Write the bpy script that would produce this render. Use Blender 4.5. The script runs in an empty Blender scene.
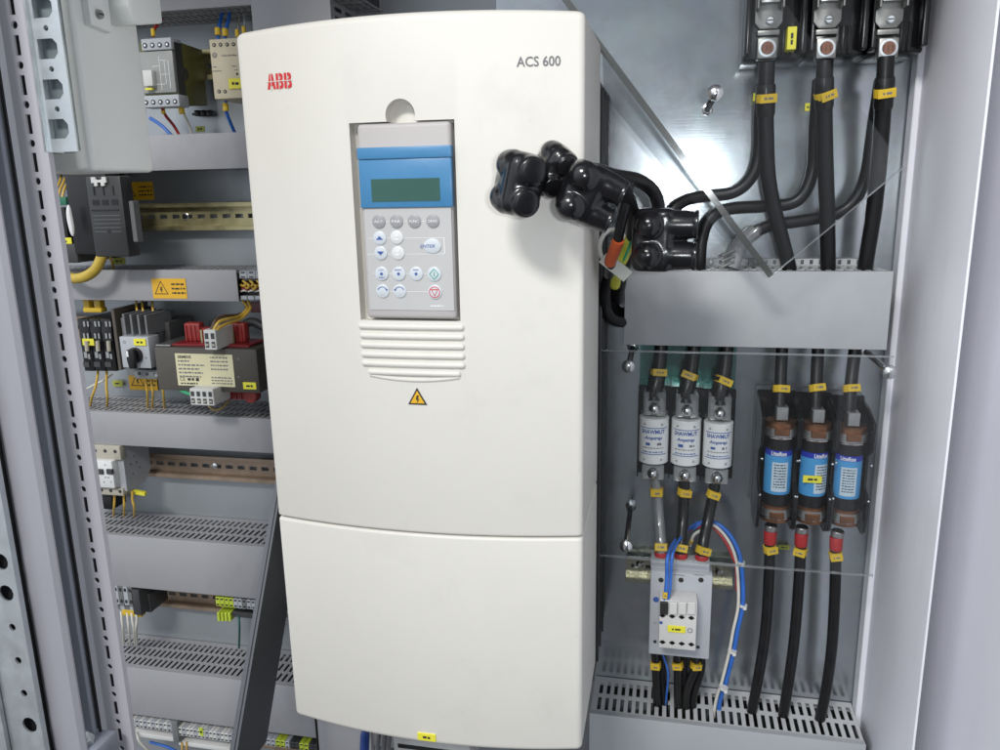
import bpy, bmesh, math, random
from mathutils import Vector, Matrix
from mathutils.geometry import tessellate_polygon
random.seed(7)
SC = bpy.context.scene
COL = SC.collection
PI = math.pi
CZ = 1.4                      # camera height above the floor
F = 794.0                     # focal length for a 1000 px wide frame

# ------------------------------------------------------------------ camera
RX = Vector((3800, 110, -794)).normalized()
VD = Vector((68, 3388, 794)); VD = (VD - RX * VD.dot(RX)).normalized()
DY = RX.cross(VD)
cam = bpy.data.cameras.new('camera')
cam.sensor_width = 36; cam.lens = F / 1000 * 36
cam.clip_start = 0.01; cam.clip_end = 50
co = bpy.data.objects.new('camera', cam); COL.objects.link(co)
right = Vector((RX[0], DY[0], -VD[0])); down = Vector((RX[1], DY[1], -VD[1])); fwd = Vector((RX[2], DY[2], -VD[2]))
co.matrix_world = Matrix(((right.x, -down.x, -fwd.x, 0), (right.y, -down.y, -fwd.y, 0), (right.z, -down.z, -fwd.z, CZ), (0, 0, 0, 1)))
SC.camera = co
SC.view_settings.view_transform = 'Standard'; SC.view_settings.look = 'None'
SC.view_settings.exposure = 0; SC.view_settings.gamma = 1

# ------------------------------------------------------------------ light (an indoor switch room)
w = bpy.data.worlds.new('World'); SC.world = w; w.use_nodes = True
nt = w.node_tree; nt.nodes.clear()
out = nt.nodes.new('ShaderNodeOutputWorld'); bg = nt.nodes.new('ShaderNodeBackground')
geo = nt.nodes.new('ShaderNodeTexCoord'); sep = nt.nodes.new('ShaderNodeSeparateXYZ'); rmp = nt.nodes.new('ShaderNodeValToRGB')
mp = nt.nodes.new('ShaderNodeMapRange'); mp.inputs[1].default_value = -1; mp.inputs[2].default_value = 1
nt.links.new(geo.outputs['Generated'], sep.inputs[0]); nt.links.new(sep.outputs['Z'], mp.inputs[0]); nt.links.new(mp.outputs[0], rmp.inputs[0])
e = rmp.color_ramp.elements
e[0].position = 0.25; e[0].color = (0.10, 0.10, 0.105, 1)
e[1].position = 0.80; e[1].color = (0.78, 0.82, 0.88, 1)
m_ = rmp.color_ramp.elements.new(0.52); m_.color = (0.44, 0.475, 0.52, 1)
bg.inputs[1].default_value = 1.14
mpx = nt.nodes.new('ShaderNodeMapRange'); mpx.inputs[1].default_value = -0.6; mpx.inputs[2].default_value = 0.36
mpx.inputs[3].default_value = 1.95; mpx.inputs[4].default_value = 0.26          # the room is lit from the left, darker to the right
nt.links.new(sep.outputs['X'], mpx.inputs[0])
vm = nt.nodes.new('ShaderNodeVectorMath'); vm.operation = 'SCALE'
nt.links.new(rmp.outputs[0], vm.inputs[0]); nt.links.new(mpx.outputs[0], vm.inputs['Scale']); nt.links.new(vm.outputs[0], bg.inputs[0]); nt.links.new(bg.outputs[0], out.inputs[0])

def area(name, loc, target, sx, sy, power, col=(1, 1, 1)):
    l = bpy.data.lights.new(name, 'AREA'); l.shape = 'RECTANGLE'; l.size = sx; l.size_y = sy; l.energy = power; l.color = col
    o = bpy.data.objects.new(name, l); COL.objects.link(o); o.location = loc
    o.rotation_euler = (Vector(target) - Vector(loc)).to_track_quat('-Z', 'Y').to_euler()
    return o
area('ceiling_lamp', (-0.45, -1.10, CZ + 1.30), (0, 0.9, CZ - 0.2), 0.55, 0.26, 37, (1.0, 0.985, 0.96))
fl = bpy.data.lights.new('flash', 'AREA'); fl.shape = 'RECTANGLE'; fl.size = 0.03; fl.size_y = 0.015; fl.energy = 1.2; fl.color = (0.93, 0.97, 1.0)
fo = bpy.data.objects.new('flash', fl); COL.objects.link(fo); fo.location = (0.045, 0.0, CZ + 0.012)
fo.rotation_euler = Vector((-0.02, 1, -0.17)).to_track_quat('-Z', 'Y').to_euler()

# ------------------------------------------------------------------ pixel <-> world helpers (photo pixels, 1000 x 750)
def ray(u, v):
    r = Vector(((u - 500) / F, (v - 375) / F, 1.0))
    return Vector((r.dot(RX), r.dot(DY), -r.dot(VD)))
def W(u, v, Y):
    d = ray(u, v); d = d * (Y / d.y); return Vector((d.x, d.y, d.z + CZ))
def WX(u, v, X):
    d = ray(u, v); d = d * (X / d.x); return Vector((d.x, d.y, d.z + CZ))
def MPP(u, v, Y):
    return (W(u + 1, v, Y) - W(u, v, Y)).length

# ------------------------------------------------------------------ materials
MATS = {}
def M(name, col, rough=0.5, metal=0.0, var=0.06, scale=40.0, bump=0.0, rvar=0.1, spec=0.5, coat=0.0):
    if name in MATS: return MATS[name]
    m = bpy.data.materials.new(name); m.use_nodes = True; n = m.node_tree; b = n.nodes['Principled BSDF']
    b.inputs['Roughness'].default_value = rough; b.inputs['Metallic'].default_value = metal
    b.inputs['Specular IOR Level'].default_value = spec; b.inputs['Coat Weight'].default_value = coat
    tc = n.nodes.new('ShaderNodeTexCoord'); nz = n.nodes.new('ShaderNodeTexNoise'); nz.inputs['Scale'].default_value = scale
    nz.inputs['Detail'].default_value = 6; nz.inputs['Roughness'].default_value = 0.65
    n.links.new(tc.outputs['Object'], nz.inputs['Vector'])
    r = n.nodes.new('ShaderNodeValToRGB')
    r.color_ramp.elements[0].position = 0.3; r.color_ramp.elements[1].position = 0.7
    r.color_ramp.elements[0].color = tuple(c * (1 - var) for c in col) + (1,)
    r.color_ramp.elements[1].color = tuple(min(1, c * (1 + var)) for c in col) + (1,)
    n.links.new(nz.outputs['Fac'], r.inputs[0]); n.links.new(r.outputs[0], b.inputs['Base Color'])
    mr = n.nodes.new('ShaderNodeMapRange'); mr.inputs[1].default_value = 0.3; mr.inputs[2].default_value = 0.7
    mr.inputs[3].default_value = max(0.03, rough - rvar); mr.inputs[4].default_value = min(1, rough + rvar)
    n.links.new(nz.outputs['Fac'], mr.inputs[0]); n.links.new(mr.outputs[0], b.inputs['Roughness'])
    if bump:
        nb = n.nodes.new('ShaderNodeTexNoise'); nb.inputs['Scale'].default_value = 900; nb.inputs['Detail'].default_value = 2
        n.links.new(tc.outputs['Object'], nb.inputs['Vector'])
        bp = n.nodes.new('ShaderNodeBump'); bp.inputs['Strength'].default_value = bump; bp.inputs['Distance'].default_value = 0.0005
        n.links.new(nb.outputs['Fac'], bp.inputs['Height']); n.links.new(bp.outputs[0], b.inputs['Normal'])
    MATS[name] = m; return m

def zinc_mat():
    m = M('zinc_plate', (0.40, 0.455, 0.495), 0.20, 0.88, 0.09, 7, 0.0, 0.055)
    n = m.node_tree; b = n.nodes['Principled BSDF']; tc = n.nodes.new('ShaderNodeTexCoord')
    ramp = [x for x in n.nodes if x.type == 'VALTORGB'][0]
    vo = n.nodes.new('ShaderNodeTexVoronoi'); vo.inputs['Scale'].default_value = 70
    n.links.new(tc.outputs['Object'], vo.inputs['Vector'])
    # fine scratches running in several directions
    mpg = n.nodes.new('ShaderNodeMapping'); mpg.inputs['Rotation'].default_value = (0, 0.7, 0); mpg.inputs['Scale'].default_value = (12, 1, 420)
    n.links.new(tc.outputs['Object'], mpg.inputs[0])
    ns = n.nodes.new('ShaderNodeTexNoise'); ns.inputs['Scale'].default_value = 1.5; ns.inputs['Detail'].default_value = 3
    n.links.new(mpg.outputs[0], ns.inputs['Vector'])
    mx = n.nodes.new('ShaderNodeMix'); mx.data_type = 'RGBA'; mx.blend_type = 'OVERLAY'; mx.inputs[0].default_value = 0.05
    n.links.new(ramp.outputs[0], mx.inputs[6]); n.links.new(vo.outputs['Color'], mx.inputs[7])
    hs = n.nodes.new('ShaderNodeHueSaturation'); hs.inputs['Saturation'].default_value = 0.55
    n.links.new(mx.outputs[2], hs.inputs['Color']); n.links.new(hs.outputs[0], b.inputs['Base Color'])
    bp = n.nodes.new('ShaderNodeBump'); bp.inputs['Strength'].default_value = 0.05; bp.inputs['Distance'].default_value = 0.0004
    n.links.new(ns.outputs['Fac'], bp.inputs['Height']); n.links.new(bp.outputs[0], b.inputs['Normal'])
    return m

def clear_mat(name, tint, gloss=0.06, diff=0.05, rough=0.03, dcol=(0.6, 0.62, 0.64)):
    if name in MATS: return MATS[name]
    m = bpy.data.materials.new(name); m.use_nodes = True; n = m.node_tree; n.nodes.clear()
    o = n.nodes.new('ShaderNodeOutputMaterial'); t = n.nodes.new('ShaderNodeBsdfTransparent'); t.inputs[0].default_value = tint + (1,)
    g = n.nodes.new('ShaderNodeBsdfGlossy'); g.inputs['Roughness'].default_value = rough
    d = n.nodes.new('ShaderNodeBsdfDiffuse'); d.inputs[0].default_value = dcol + (1,)
    lw = n.nodes.new('ShaderNodeLayerWeight'); pw = n.nodes.new('ShaderNodeMath'); pw.operation = 'POWER'; pw.inputs[1].default_value = 4.0
    fr = n.nodes.new('ShaderNodeMath'); fr.operation = 'MULTIPLY_ADD'; fr.inputs[1].default_value = 0.7; fr.inputs[2].default_value = 0.03
    n.links.new(lw.outputs['Facing'], pw.inputs[0]); n.links.new(pw.outputs[0], fr.inputs[0])
    tc = n.nodes.new('ShaderNodeTexCoord'); nz = n.nodes.new('ShaderNodeTexNoise'); nz.inputs['Scale'].default_value = 9; nz.inputs['Detail'].default_value = 5
    n.links.new(tc.outputs['Object'], nz.inputs['Vector'])
    mu = n.nodes.new('ShaderNodeMath'); mu.operation = 'MULTIPLY'; mu.inputs[1].default_value = diff * 2
    n.links.new(nz.outputs['Fac'], mu.inputs[0])
    a = n.nodes.new('ShaderNodeMixShader'); n.links.new(mu.outputs[0], a.inputs[0]); n.links.new(t.outputs[0], a.inputs[1]); n.links.new(d.outputs[0], a.inputs[2])
    ad = n.nodes.new('ShaderNodeMath'); ad.operation = 'ADD'; ad.inputs[1].default_value = gloss; n.links.new(fr.outputs[0], ad.inputs[0])
    b2 = n.nodes.new('ShaderNodeMixShader'); n.links.new(ad.outputs[0], b2.inputs[0]); n.links.new(a.outputs[0], b2.inputs[1]); n.links.new(g.outputs[0], b2.inputs[2])
    n.links.new(b2.outputs[0], o.inputs[0]); MATS[name] = m; return m

def smudge(m, scale, lo, hi, amount, stretch=(1, 1, 1)):
    """wear: sparse darker marks multiplied into the paint"""
    n = m.node_tree; b = n.nodes['Principled BSDF']; src = b.inputs['Base Color'].links[0].from_socket
    tc = n.nodes.new('ShaderNodeTexCoord'); mg = n.nodes.new('ShaderNodeMapping'); mg.inputs['Scale'].default_value = stretch
    n.links.new(tc.outputs['Object'], mg.inputs[0])
    nz = n.nodes.new('ShaderNodeTexNoise'); nz.inputs['Scale'].default_value = scale; nz.inputs['Detail'].default_value = 8; nz.inputs['Roughness'].default_value = 0.7
    n.links.new(mg.outputs[0], nz.inputs['Vector'])
    mr = n.nodes.new('ShaderNodeMapRange'); mr.inputs[1].default_value = lo; mr.inputs[2].default_value = hi; mr.inputs[3].default_value = 1; mr.inputs[4].default_value = 1 - amount
    n.links.new(nz.outputs['Fac'], mr.inputs[0])
    vm = n.nodes.new('ShaderNodeVectorMath'); vm.operation = 'SCALE'; n.links.new(src, vm.inputs[0]); n.links.new(mr.outputs[0], vm.inputs['Scale'])
    n.links.new(vm.outputs[0], b.inputs['Base Color'])
ZINC = zinc_mat()
COVER = M('cover_plastic', (0.685, 0.665, 0.61), 0.48, 0, 0.018, 5, 0.10, 0.05)
COVERG = M('recess_plastic', (0.60, 0.60, 0.57), 0.5, 0, 0.02, 8)
CHASSIS = M('chassis_grey', (0.045, 0.045, 0.048), 0.45, 0, 0.15, 20)
FRAME = M('frame_paint', (0.46, 0.455, 0.50), 0.42, 0, 0.03, 6, 0.15, 0.06)
FRAMEB = M('door_paint', (0.22, 0.24, 0.285), 0.40, 0, 0.06, 6, 0.15)
SIDE = M('side_paint', (0.77, 0.77, 0.82), 0.40, 0, 0.02, 4, 0.15, 0.05)
DUCT = M('duct_pvc', (0.33, 0.33, 0.345), 0.45, 0, 0.03, 8, 0.05)
DUCTR = M('duct_cover_pvc', (0.36, 0.375, 0.39), 0.42, 0, 0.03, 8, 0.05)
BOXG = M('box_grey_paint', (0.75, 0.77, 0.75), 0.42, 0, 0.03, 9, 0.1)
GALV = M('galvanised', (0.56, 0.60, 0.62), 0.38, 0.75, 0.10, 60)
CHROME = M('bright_steel', (0.72, 0.72, 0.72), 0.16, 1.0, 0.05, 60)
STEEL = M('dull_steel', (0.42, 0.42, 0.41), 0.34, 0.9, 0.12, 60)
BRASS = M('yellow_passivated', (0.50, 0.45, 0.25), 0.34, 0.75, 0.15, 50)
RAILB = M('rusty_rail', (0.36, 0.27, 0.20), 0.42, 0.6, 0.18, 50)
COPPER = M('copper_cap', (0.25, 0.115, 0.06), 0.38, 0.85, 0.30, 90)
BLACK = M('black_plastic', (0.008, 0.008, 0.009), 0.38, 0, 0.2, 30, 0, .1, .4)
BLACKG = M('black_gloss', (0.006, 0.006, 0.007), 0.20, 0, 0.2, 30, 0, .08, .4)
RUBBER = M('black_vinyl', (0.008, 0.008, 0.0095), 0.20, 0, 0.2, 60, 0.10, 0.05)
CABLE = M('cable_jacket', (0.007, 0.007, 0.0078), 0.36, 0, 0.2, 60, 0.1, 0.08, 0.4)
SLEEVE = M('sleeve_shrink', (0.010, 0.010, 0.010), 0.30, 0, 0.2, 60)
DKGREY = M('dark_grey_plastic', (0.045, 0.046, 0.048), 0.45, 0, 0.1, 30)
MIDGREY = M('mid_grey_plastic', (0.16, 0.165, 0.17), 0.45, 0, 0.08, 30)
LTGREY = M('light_grey_plastic', (0.42, 0.44, 0.47), 0.42, 0, 0.04, 30)
OFFWHITE = M('offwhite_plastic', (0.62, 0.62, 0.60), 0.42, 0, 0.04, 30)
WHITE = M('white_porcelain', (0.74, 0.75, 0.75), 0.30, 0, 0.03, 30)
CREAM = M('cream_plastic', (0.60, 0.53, 0.37), 0.45, 0, 0.04, 30)
BEIGE = M('beige_plastic', (0.44, 0.41, 0.34), 0.45, 0, 0.06, 30)
OLIVE = M('olive_plastic', (0.12, 0.115, 0.030), 0.45, 0, 0.08, 30)
YELLOW = M('marker_yellow', (0.66, 0.44, 0.025), 0.42, 0, 0.12, 80)
LABELY = M('label_yellow', (0.78, 0.72, 0.05), 0.5, 0, 0.04, 40)
WARNY = M('warning_yellow', (0.74, 0.42, 0.02), 0.45, 0, 0.04, 40)
PLATEY = M('rating_plate', (0.66, 0.62, 0.40), 0.5, 0, 0.04, 40)
INK = M('black_ink', (0.02, 0.02, 0.02), 0.6, 0, 0.1)
INKG = M('grey_ink', (0.16, 0.16, 0.17), 0.6, 0, 0.1)
INKB = M('blue_ink', (0.045, 0.10, 0.34), 0.5, 0, 0.1)
INKR = M('red_ink', (0.60, 0.03, 0.035), 0.5, 0, 0.05)
INKW = M('white_ink', (0.80, 0.80, 0.80), 0.5, 0, 0.03)
INKGR = M('green_ink', (0.06, 0.36, 0.26), 0.5, 0, 0.05)
RED = M('red_shrink', (0.42, 0.02, 0.022), 0.42, 0, 0.12, 60)
REDB = M('red_bobbin', (0.27, 0.026, 0.022), 0.45, 0, 0.12, 60)
MAROON = M('maroon_plastic', (0.20, 0.012, 0.018), 0.40, 0, 0.12, 60)
ORANGE = M('orange_shrink', (0.50, 0.085, 0.02), 0.42, 0, 0.08, 60)
WYEL = M('yellow_wire', (0.62, 0.40, 0.06), 0.42, 0, 0.1, 60)
WBLUE = M('blue_wire', (0.03, 0.14, 0.52), 0.40, 0, 0.1, 60)
WRED = M('red_wire', (0.42, 0.03, 0.03), 0.40, 0, 0.1, 60)
WWHITE = M('white_wire', (0.66, 0.64, 0.57), 0.42, 0, 0.05, 60)
WGREEN = M('green_wire', (0.03, 0.30, 0.13), 0.40, 0, 0.1, 60)
WDKGREEN = M('dark_green_wire', (0.01, 0.10, 0.08), 0.40, 0, 0.1, 60)
WGY = M('green_yellow_wire', (0.46, 0.47, 0.05), 0.42, 0, 0.25, 60)
GYTERM = M('green_yellow_terminal', (0.50, 0.60, 0.05), 0.42, 0, 0.2, 60)
KEYBODY = M('keypad_grey', (0.46, 0.435, 0.425), 0.48, 0, 0.02, 20, 0.05)
KEYMEM = M('keypad_membrane', (0.49, 0.49, 0.485), 0.42, 0, 0.02, 20, 0.05)
KEYBLUE = M('keypad_blue', (0.055, 0.215, 0.42), 0.36, 0, 0.03, 20)
LCD = M('lcd_green', (0.035, 0.105, 0.085), 0.20, 0, 0.06, 20)
BTNGREY = M('button_grey', (0.31, 0.31, 0.325), 0.42, 0, 0.03, 30)
BTNLIGHT = M('button_pale', (0.58, 0.62, 0.66), 0.38, 0, 0.03, 30)
BTNWHITE = M('button_white', (0.66, 0.67, 0.67), 0.38, 0, 0.03, 30)
FBLUE = M('fuse_label_blue', (0.06, 0.29, 0.58), 0.36, 0, 0.03, 30)
FNAVY = M('fuse_label_navy', (0.012, 0.03, 0.36), 0.36, 0, 0.03, 30)
GASKET = M('gasket', (0.010, 0.010, 0.012), 0.6, 0, 0.2)
PLEXI = clear_mat('clear_sheet', (0.86, 0.875, 0.88), 0.004, 0.010, 0.04)
PLEXIE = clear_mat('clear_sheet_edge', (0.34, 0.35, 0.34), 0.08, 0.14, 0.10, (0.30, 0.30, 0.28))
CLEARP = clear_mat('clear_cover', (0.74, 0.73, 0.71), 0.08, 0.30, 0.08)
CLEARG = clear_mat('green_tinted_clear', (0.42, 0.66, 0.62), 0.05, 0.05, 0.1, (0.05, 0.32, 0.25))

smudge(COVER, 9, .56, .78, .10); smudge(COVER, 60, .66, .76, .14)
smudge(SIDE, 7, .55, .75, .10, (1, 1, .35)); smudge(SIDE, 70, .68, .76, .22)
smudge(FRAME, 14, .55, .75, .10, (1, 1, .3)); smudge(DUCT, 16, .52, .75, .12); smudge(DUCT, 90, .66, .75, .2); smudge(DUCTR, 16, .52, .75, .12); smudge(DUCTR, 80, .66, .76, .2)
smudge(BOXG, 12, .55, .75, .12); smudge(CABLE, 40, .5, .7, -.9); smudge(LTGREY, 60, .6, .75, .15)

# ------------------------------------------------------------------ mesh builder
class MB:
    def __init__(s):
        s.bm = bmesh.new(); s.mats = []; s.mi = 0; s.xf = None
    def mat(s, m):
        if m not in s.mats: s.mats.append(m)
        s.mi = s.mats.index(m); return s
    def _add(s, verts, faces, smooth=False):
        vs = [s.bm.verts.new(s.xf @ Vector(v) if s.xf else Vector(v)) for v in verts]; fs = []
        for f in faces:
            try:
                fc = s.bm.faces.new([vs[i] for i in f]); fc.material_index = s.mi; fc.smooth = smooth; fs.append(fc)
            except ValueError: pass
        return vs, fs
    def _bevel(s, vs, bev, seg):
        es = {e for v in vs for e in v.link_edges}
        mi = s.mi
        r = bmesh.ops.bevel(s.bm, geom=list(es) + vs, offset=bev, segments=seg, affect='EDGES', profile=0.5, clamp_overlap=True)
        for f in r['faces']: f.material_index = mi
    def box(s, x0, x1, y0, y1, z0, z1, bev=0, seg=2):
        if x0 > x1: x0, x1 = x1, x0
        if y0 > y1: y0, y1 = y1, y0
        if z0 > z1: z0, z1 = z1, z0
        v = [(x, y, z) for x in (x0, x1) for y in (y0, y1) for z in (z0, z1)]
        f = [(0, 1, 3, 2), (4, 6, 7, 5), (0, 4, 5, 1), (2, 3, 7, 6), (0, 2, 6, 4), (1, 5, 7, 3)]
        vs, fs = s._add(v, f)
        if bev: s._bevel(vs, bev, seg)
        return s
    def prism(s, pts, org, ax, ay, an, h, bev=0, seg=2):
        """polygon (a,b) in the frame org/ax/ay, extruded by h along an"""
        org = Vector(org); ax = Vector(ax); ay = Vector(ay); an = Vector(an); n = len(pts)
        v = [org + ax * a + ay * b for a, b in pts] + [org + ax * a + ay * b + an * h for a, b in pts]
        f = [tuple(range(n))[::-1], tuple(range(n, 2 * n))] + [(i, (i + 1) % n, n + (i + 1) % n, n + i) for i in range(n)]
        vs, fs = s._add(v, f)
        bmesh.ops.recalc_face_normals(s.bm, faces=fs)
        if bev: s._bevel(vs, bev, seg)
        return s
    def ring_mesh(s, rings, cap=True, smooth=True):
        n = len(rings[0]); v = [p for r in rings for p in r]; f = []
        for k in range(len(rings) - 1):
            for i in range(n):
                j = (i + 1) % n; f.append((k * n + i, k * n + j, (k + 1) * n + j, (k + 1) * n + i))
        if cap: f += [tuple(range(n))[::-1], tuple(range((len(rings) - 1) * n, len(rings) * n))]
        return s._add(v, f, smooth)
    def lathe(s, p0, d, prof, n=20, smooth=True):
        """prof: (distance along d, radius)"""
        p0 = Vector(p0); d = Vector(d).normalized(); a = d.orthogonal().normalized(); b = d.cross(a)
        rings = [[p0 + d * t + (a * math.cos(2 * PI * i / n) + b * math.sin(2 * PI * i / n)) * max(r, 1e-5) for i in range(n)] for t, r in prof]
        s.ring_mesh(rings, True, smooth); return s
    def cyl(s, p0, p1, r0, r1=None, n=20, ch=0):
        p0 = Vector(p0); p1 = Vector(p1); L = (p1 - p0).length; r1 = r0 if r1 is None else r1
        pr = [(0, r0), (L, r1)] if not ch else [(0, r0 - ch), (ch, r0), (L - ch, r1), (L, r1 - ch)]
        return s.lathe(p0, p1 - p0, pr, n)
    def ball(s, c, rx, ry=None, rz=None, n=16, m=10):
        ry = rx if ry is None else ry; rz = rx if rz is None else rz; c = Vector(c)
        rings = [[c + Vector((rx * math.sin(PI * k / m) * math.cos(2 * PI * i / n), ry * math.sin(PI * k / m) * math.sin(2 * PI * i / n), rz * math.cos(PI * k / m))) for i in range(n)] for k in range(m + 1)]
        rings[0] = [p + Vector((0, 0, 0)) for p in [c + Vector((1e-5 * math.cos(2 * PI * i / n), 1e-5 * math.sin(2 * PI * i / n), rz)) for i in range(n)]]
        rings[-1] = [c + Vector((1e-5 * math.cos(2 * PI * i / n), 1e-5 * math.sin(2 * PI * i / n), -rz)) for i in range(n)]
        s.ring_mesh(rings); return s
    def tube(s, pts, r, n=12, sub=8, rf=None):
        P = spline(pts, sub)
        rings = []; prev = None
        for i, p in enumerate(P):
            t = (P[min(i + 1, len(P) - 1)] - P[max(i - 1, 0)]).normalized()
            if prev is None: a = t.orthogonal().normalized()
            else: a = (prev - t * prev.dot(t)).normalized()
            prev = a; b = t.cross(a); rr = rf(i / (len(P) - 1)) * r if rf else r
            rings.append([p + (a * math.cos(2 * PI * k / n) + b * math.sin(2 * PI * k / n)) * rr for k in range(n)])
        s.ring_mesh(rings); return s
    def plate(s, outer, holes, org, ax, ay, t):
        """flat sheet with real openings; t extrudes along ax x ay * -1 (behind the face)"""
        org = Vector(org); ax = Vector(ax); ay = Vector(ay); nrm = ax.cross(ay).normalized()
        loops = [outer] + holes
        flat = [p for l in loops for p in l]
        tris = tessellate_polygon([[Vector((a, b, 0)) for a, b in l] for l in loops])
        N = len(flat)
        v = [org + ax * a + ay * b for a, b in flat] + [org + ax * a + ay * b - nrm * t for a, b in flat]
        f = [tuple(x) for x in tris] + [(x[2] + N, x[1] + N, x[0] + N) for x in tris]
        k = 0
        for l in loops:
            n = len(l)
            for i in range(n):
                j = (i + 1) % n; f.append((k + i, k + i + N, k + j + N, k + j))
            k += n
        vs, fs = s._add(v, f); bmesh.ops.recalc_face_normals(s.bm, faces=fs); return s
    def quad(s, org, ax, ay, a0, b0, a1, b1, warp=None):
        q = [(a0, b0), (a1, b0), (a1, b1), (a0, b1)]
        if warp:
            k = 8; pts = [(a0 + (a1 - a0) * i / k, b) for b in (b0, b1) for i in range(k + 1)]
            s._add([warp(a, b) for a, b in pts], [(i, i + 1, k + 2 + i, k + 1 + i) for i in range(k)], True); return s
        org = Vector(org); ax = Vector(ax); ay = Vector(ay)
        s._add([org + ax * a + ay * b for a, b in q], [(0, 1, 2, 3)]); return s
    def poly(s, pts, org, ax, ay, off=0):
        org = Vector(org); ax = Vector(ax); ay = Vector(ay); n = ax.cross(ay).normalized()
        s._add([org + ax * a + ay * b + n * off for a, b in pts], [tuple(range(len(pts)))]); return s
    def text(s, body, org, ax, ay, h, width=None, bold=0.0, shear=0.0, warp=None):
        """lettering centred on org, h = capital height; flat mesh"""
        cu = bpy.data.curves.new('lettering', 'FONT'); cu.body = body; cu.align_x = 'CENTER'; cu.align_y = 'CENTER'; cu.size = 1
        cu.offset = bold; cu.shear = shear; cu.resolution_u = 3; cu.fill_mode = 'FRONT'
        ob = bpy.data.objects.new('lettering', cu); COL.objects.link(ob)
        bpy.context.view_layer.update()
        me = bpy.data.meshes.new_from_object(ob.evaluated_get(bpy.context.evaluated_depsgraph_get()))
        xs = [v.co.x for v in me.vertices]; ys = [v.co.y for v in me.vertices]
        x0, x1, y0, y1 = min(xs), max(xs), min(ys), max(ys)
        sy = h / (y1 - y0); sx = (width / (x1 - x0)) if width else sy
        vv = [((v.co.x - (x0 + x1) / 2) * sx, (v.co.y - (y0 + y1) / 2) * sy) for v in me.vertices]
        org = Vector(org); ax = Vector(ax); ay = Vector(ay)
        V3 = [warp(a, b) for a, b in vv] if warp else [org + ax * a + ay * b for a, b in vv]
        s._add(V3, [tuple(p.vertices) for p in me.polygons])
        bpy.data.objects.remove(ob); bpy.data.curves.remove(cu); bpy.data.meshes.remove(me)
        return s
    def strokes(s, org, ax, ay, w_, h_, n=6, warp=None):
        """a printed line too small to read: word-length dashes"""
        a = -w_ / 2
        while a < w_ / 2:
            L = h_ * random.uniform(0.6, 2.4); L = min(L, w_ / 2 - a)
            if L > h_ * 0.3: s.quad(org, ax, ay, a, -h_ / 2 * random.uniform(.7, 1), a + L, h_ / 2 * random.uniform(.7, 1), warp)
            a += L + h_ * random.uniform(0.3, 0.7)
        return s
    def bounds(s):
        xs = [v.co for v in s.bm.verts]
        return Vector((min(p.x for p in xs), min(p.y for p in xs), min(p.z for p in xs))), Vector((max(p.x for p in xs), max(p.y for p in xs), max(p.z for p in xs)))
    def build(s, name, parent=None, mat=None, label=None, cat=None, group=None, kind=None, auto=35):
        if mat and not s.mats: s.mats = [mat]
        if parent is None:
            lo, hi = s.bounds(); off = Vector(((lo.x + hi.x) / 2, (lo.y + hi.y) / 2, lo.z))
        else: off = wloc(parent)
        for v in s.bm.verts: v.co -= off
        ang = math.radians(auto)
        s.bm.normal_update()
        for ed in s.bm.edges:
            if len(ed.link_faces) == 2: ed.smooth = ed.calc_face_angle(0) < ang
        for f in s.bm.faces: f.smooth = True
        me = bpy.data.meshes.new(name); s.bm.to_mesh(me); s.bm.free()
        for m in s.mats: me.materials.append(m)
        o = bpy.data.objects.new(name, me); COL.objects.link(o)
        if parent is not None: o.parent = parent
        else: o.location = off
        tag(o, label, cat, group, kind); return o

def wloc(o):
    p = Vector((0, 0, 0))
    while o is not None: p += o.location; o = o.parent
    return p
def tag(o, label=None, cat=None, group=None, kind=None):
    if label: o['label'] = label
    if cat: o['category'] = cat
    if group: o['group'] = group
    if kind: o['kind'] = kind
def thing(name, loc, label, cat, group=None):
    o = bpy.data.objects.new(name, None); COL.objects.link(o); o.location = loc; o.empty_display_size = 0.02
    tag(o, label, cat, group); return o
def spline(pts, sub=8):
    pts = [Vector(p) for p in pts]
    if len(pts) < 3: return pts
    P = [pts[0] * 2 - pts[1]] + pts + [pts[-1] * 2 - pts[-2]]; res = []
    for i in range(1, len(P) - 2):
        p0, p1, p2, p3 = P[i - 1:i + 3]
        for k in range(sub):
            t = k / sub
            res.append(0.5 * ((2 * p1) + (p2 - p0) * t + (2 * p0 - 5 * p1 + 4 * p2 - p3) * t * t + (3 * p1 - p0 - 3 * p2 + p3) * t ** 3))
    res.append(pts[-1]); return res
def remeshed(mb, voxel, it):
    """blend overlapping shapes into one soft skin"""
    bmesh.ops.recalc_face_normals(mb.bm, faces=mb.bm.faces[:])
    me = bpy.data.meshes.new('blend'); mb.bm.to_mesh(me); o = bpy.data.objects.new('blend', me); COL.objects.link(o)
    r = o.modifiers.new('r', 'REMESH'); r.mode = 'VOXEL'; r.voxel_size = voxel
    sm = o.modifiers.new('s', 'SMOOTH'); sm.iterations = it; sm.factor = 0.5
    bpy.context.view_layer.update()
    m2 = bpy.data.meshes.new_from_object(o.evaluated_get(bpy.context.evaluated_depsgraph_get()))
    nb = MB(); nb.bm.from_mesh(m2); bpy.data.objects.remove(o); return nb
EX, EY, EZ = Vector((1, 0, 0)), Vector((0, 1, 0)), Vector((0, 0, 1))

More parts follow.
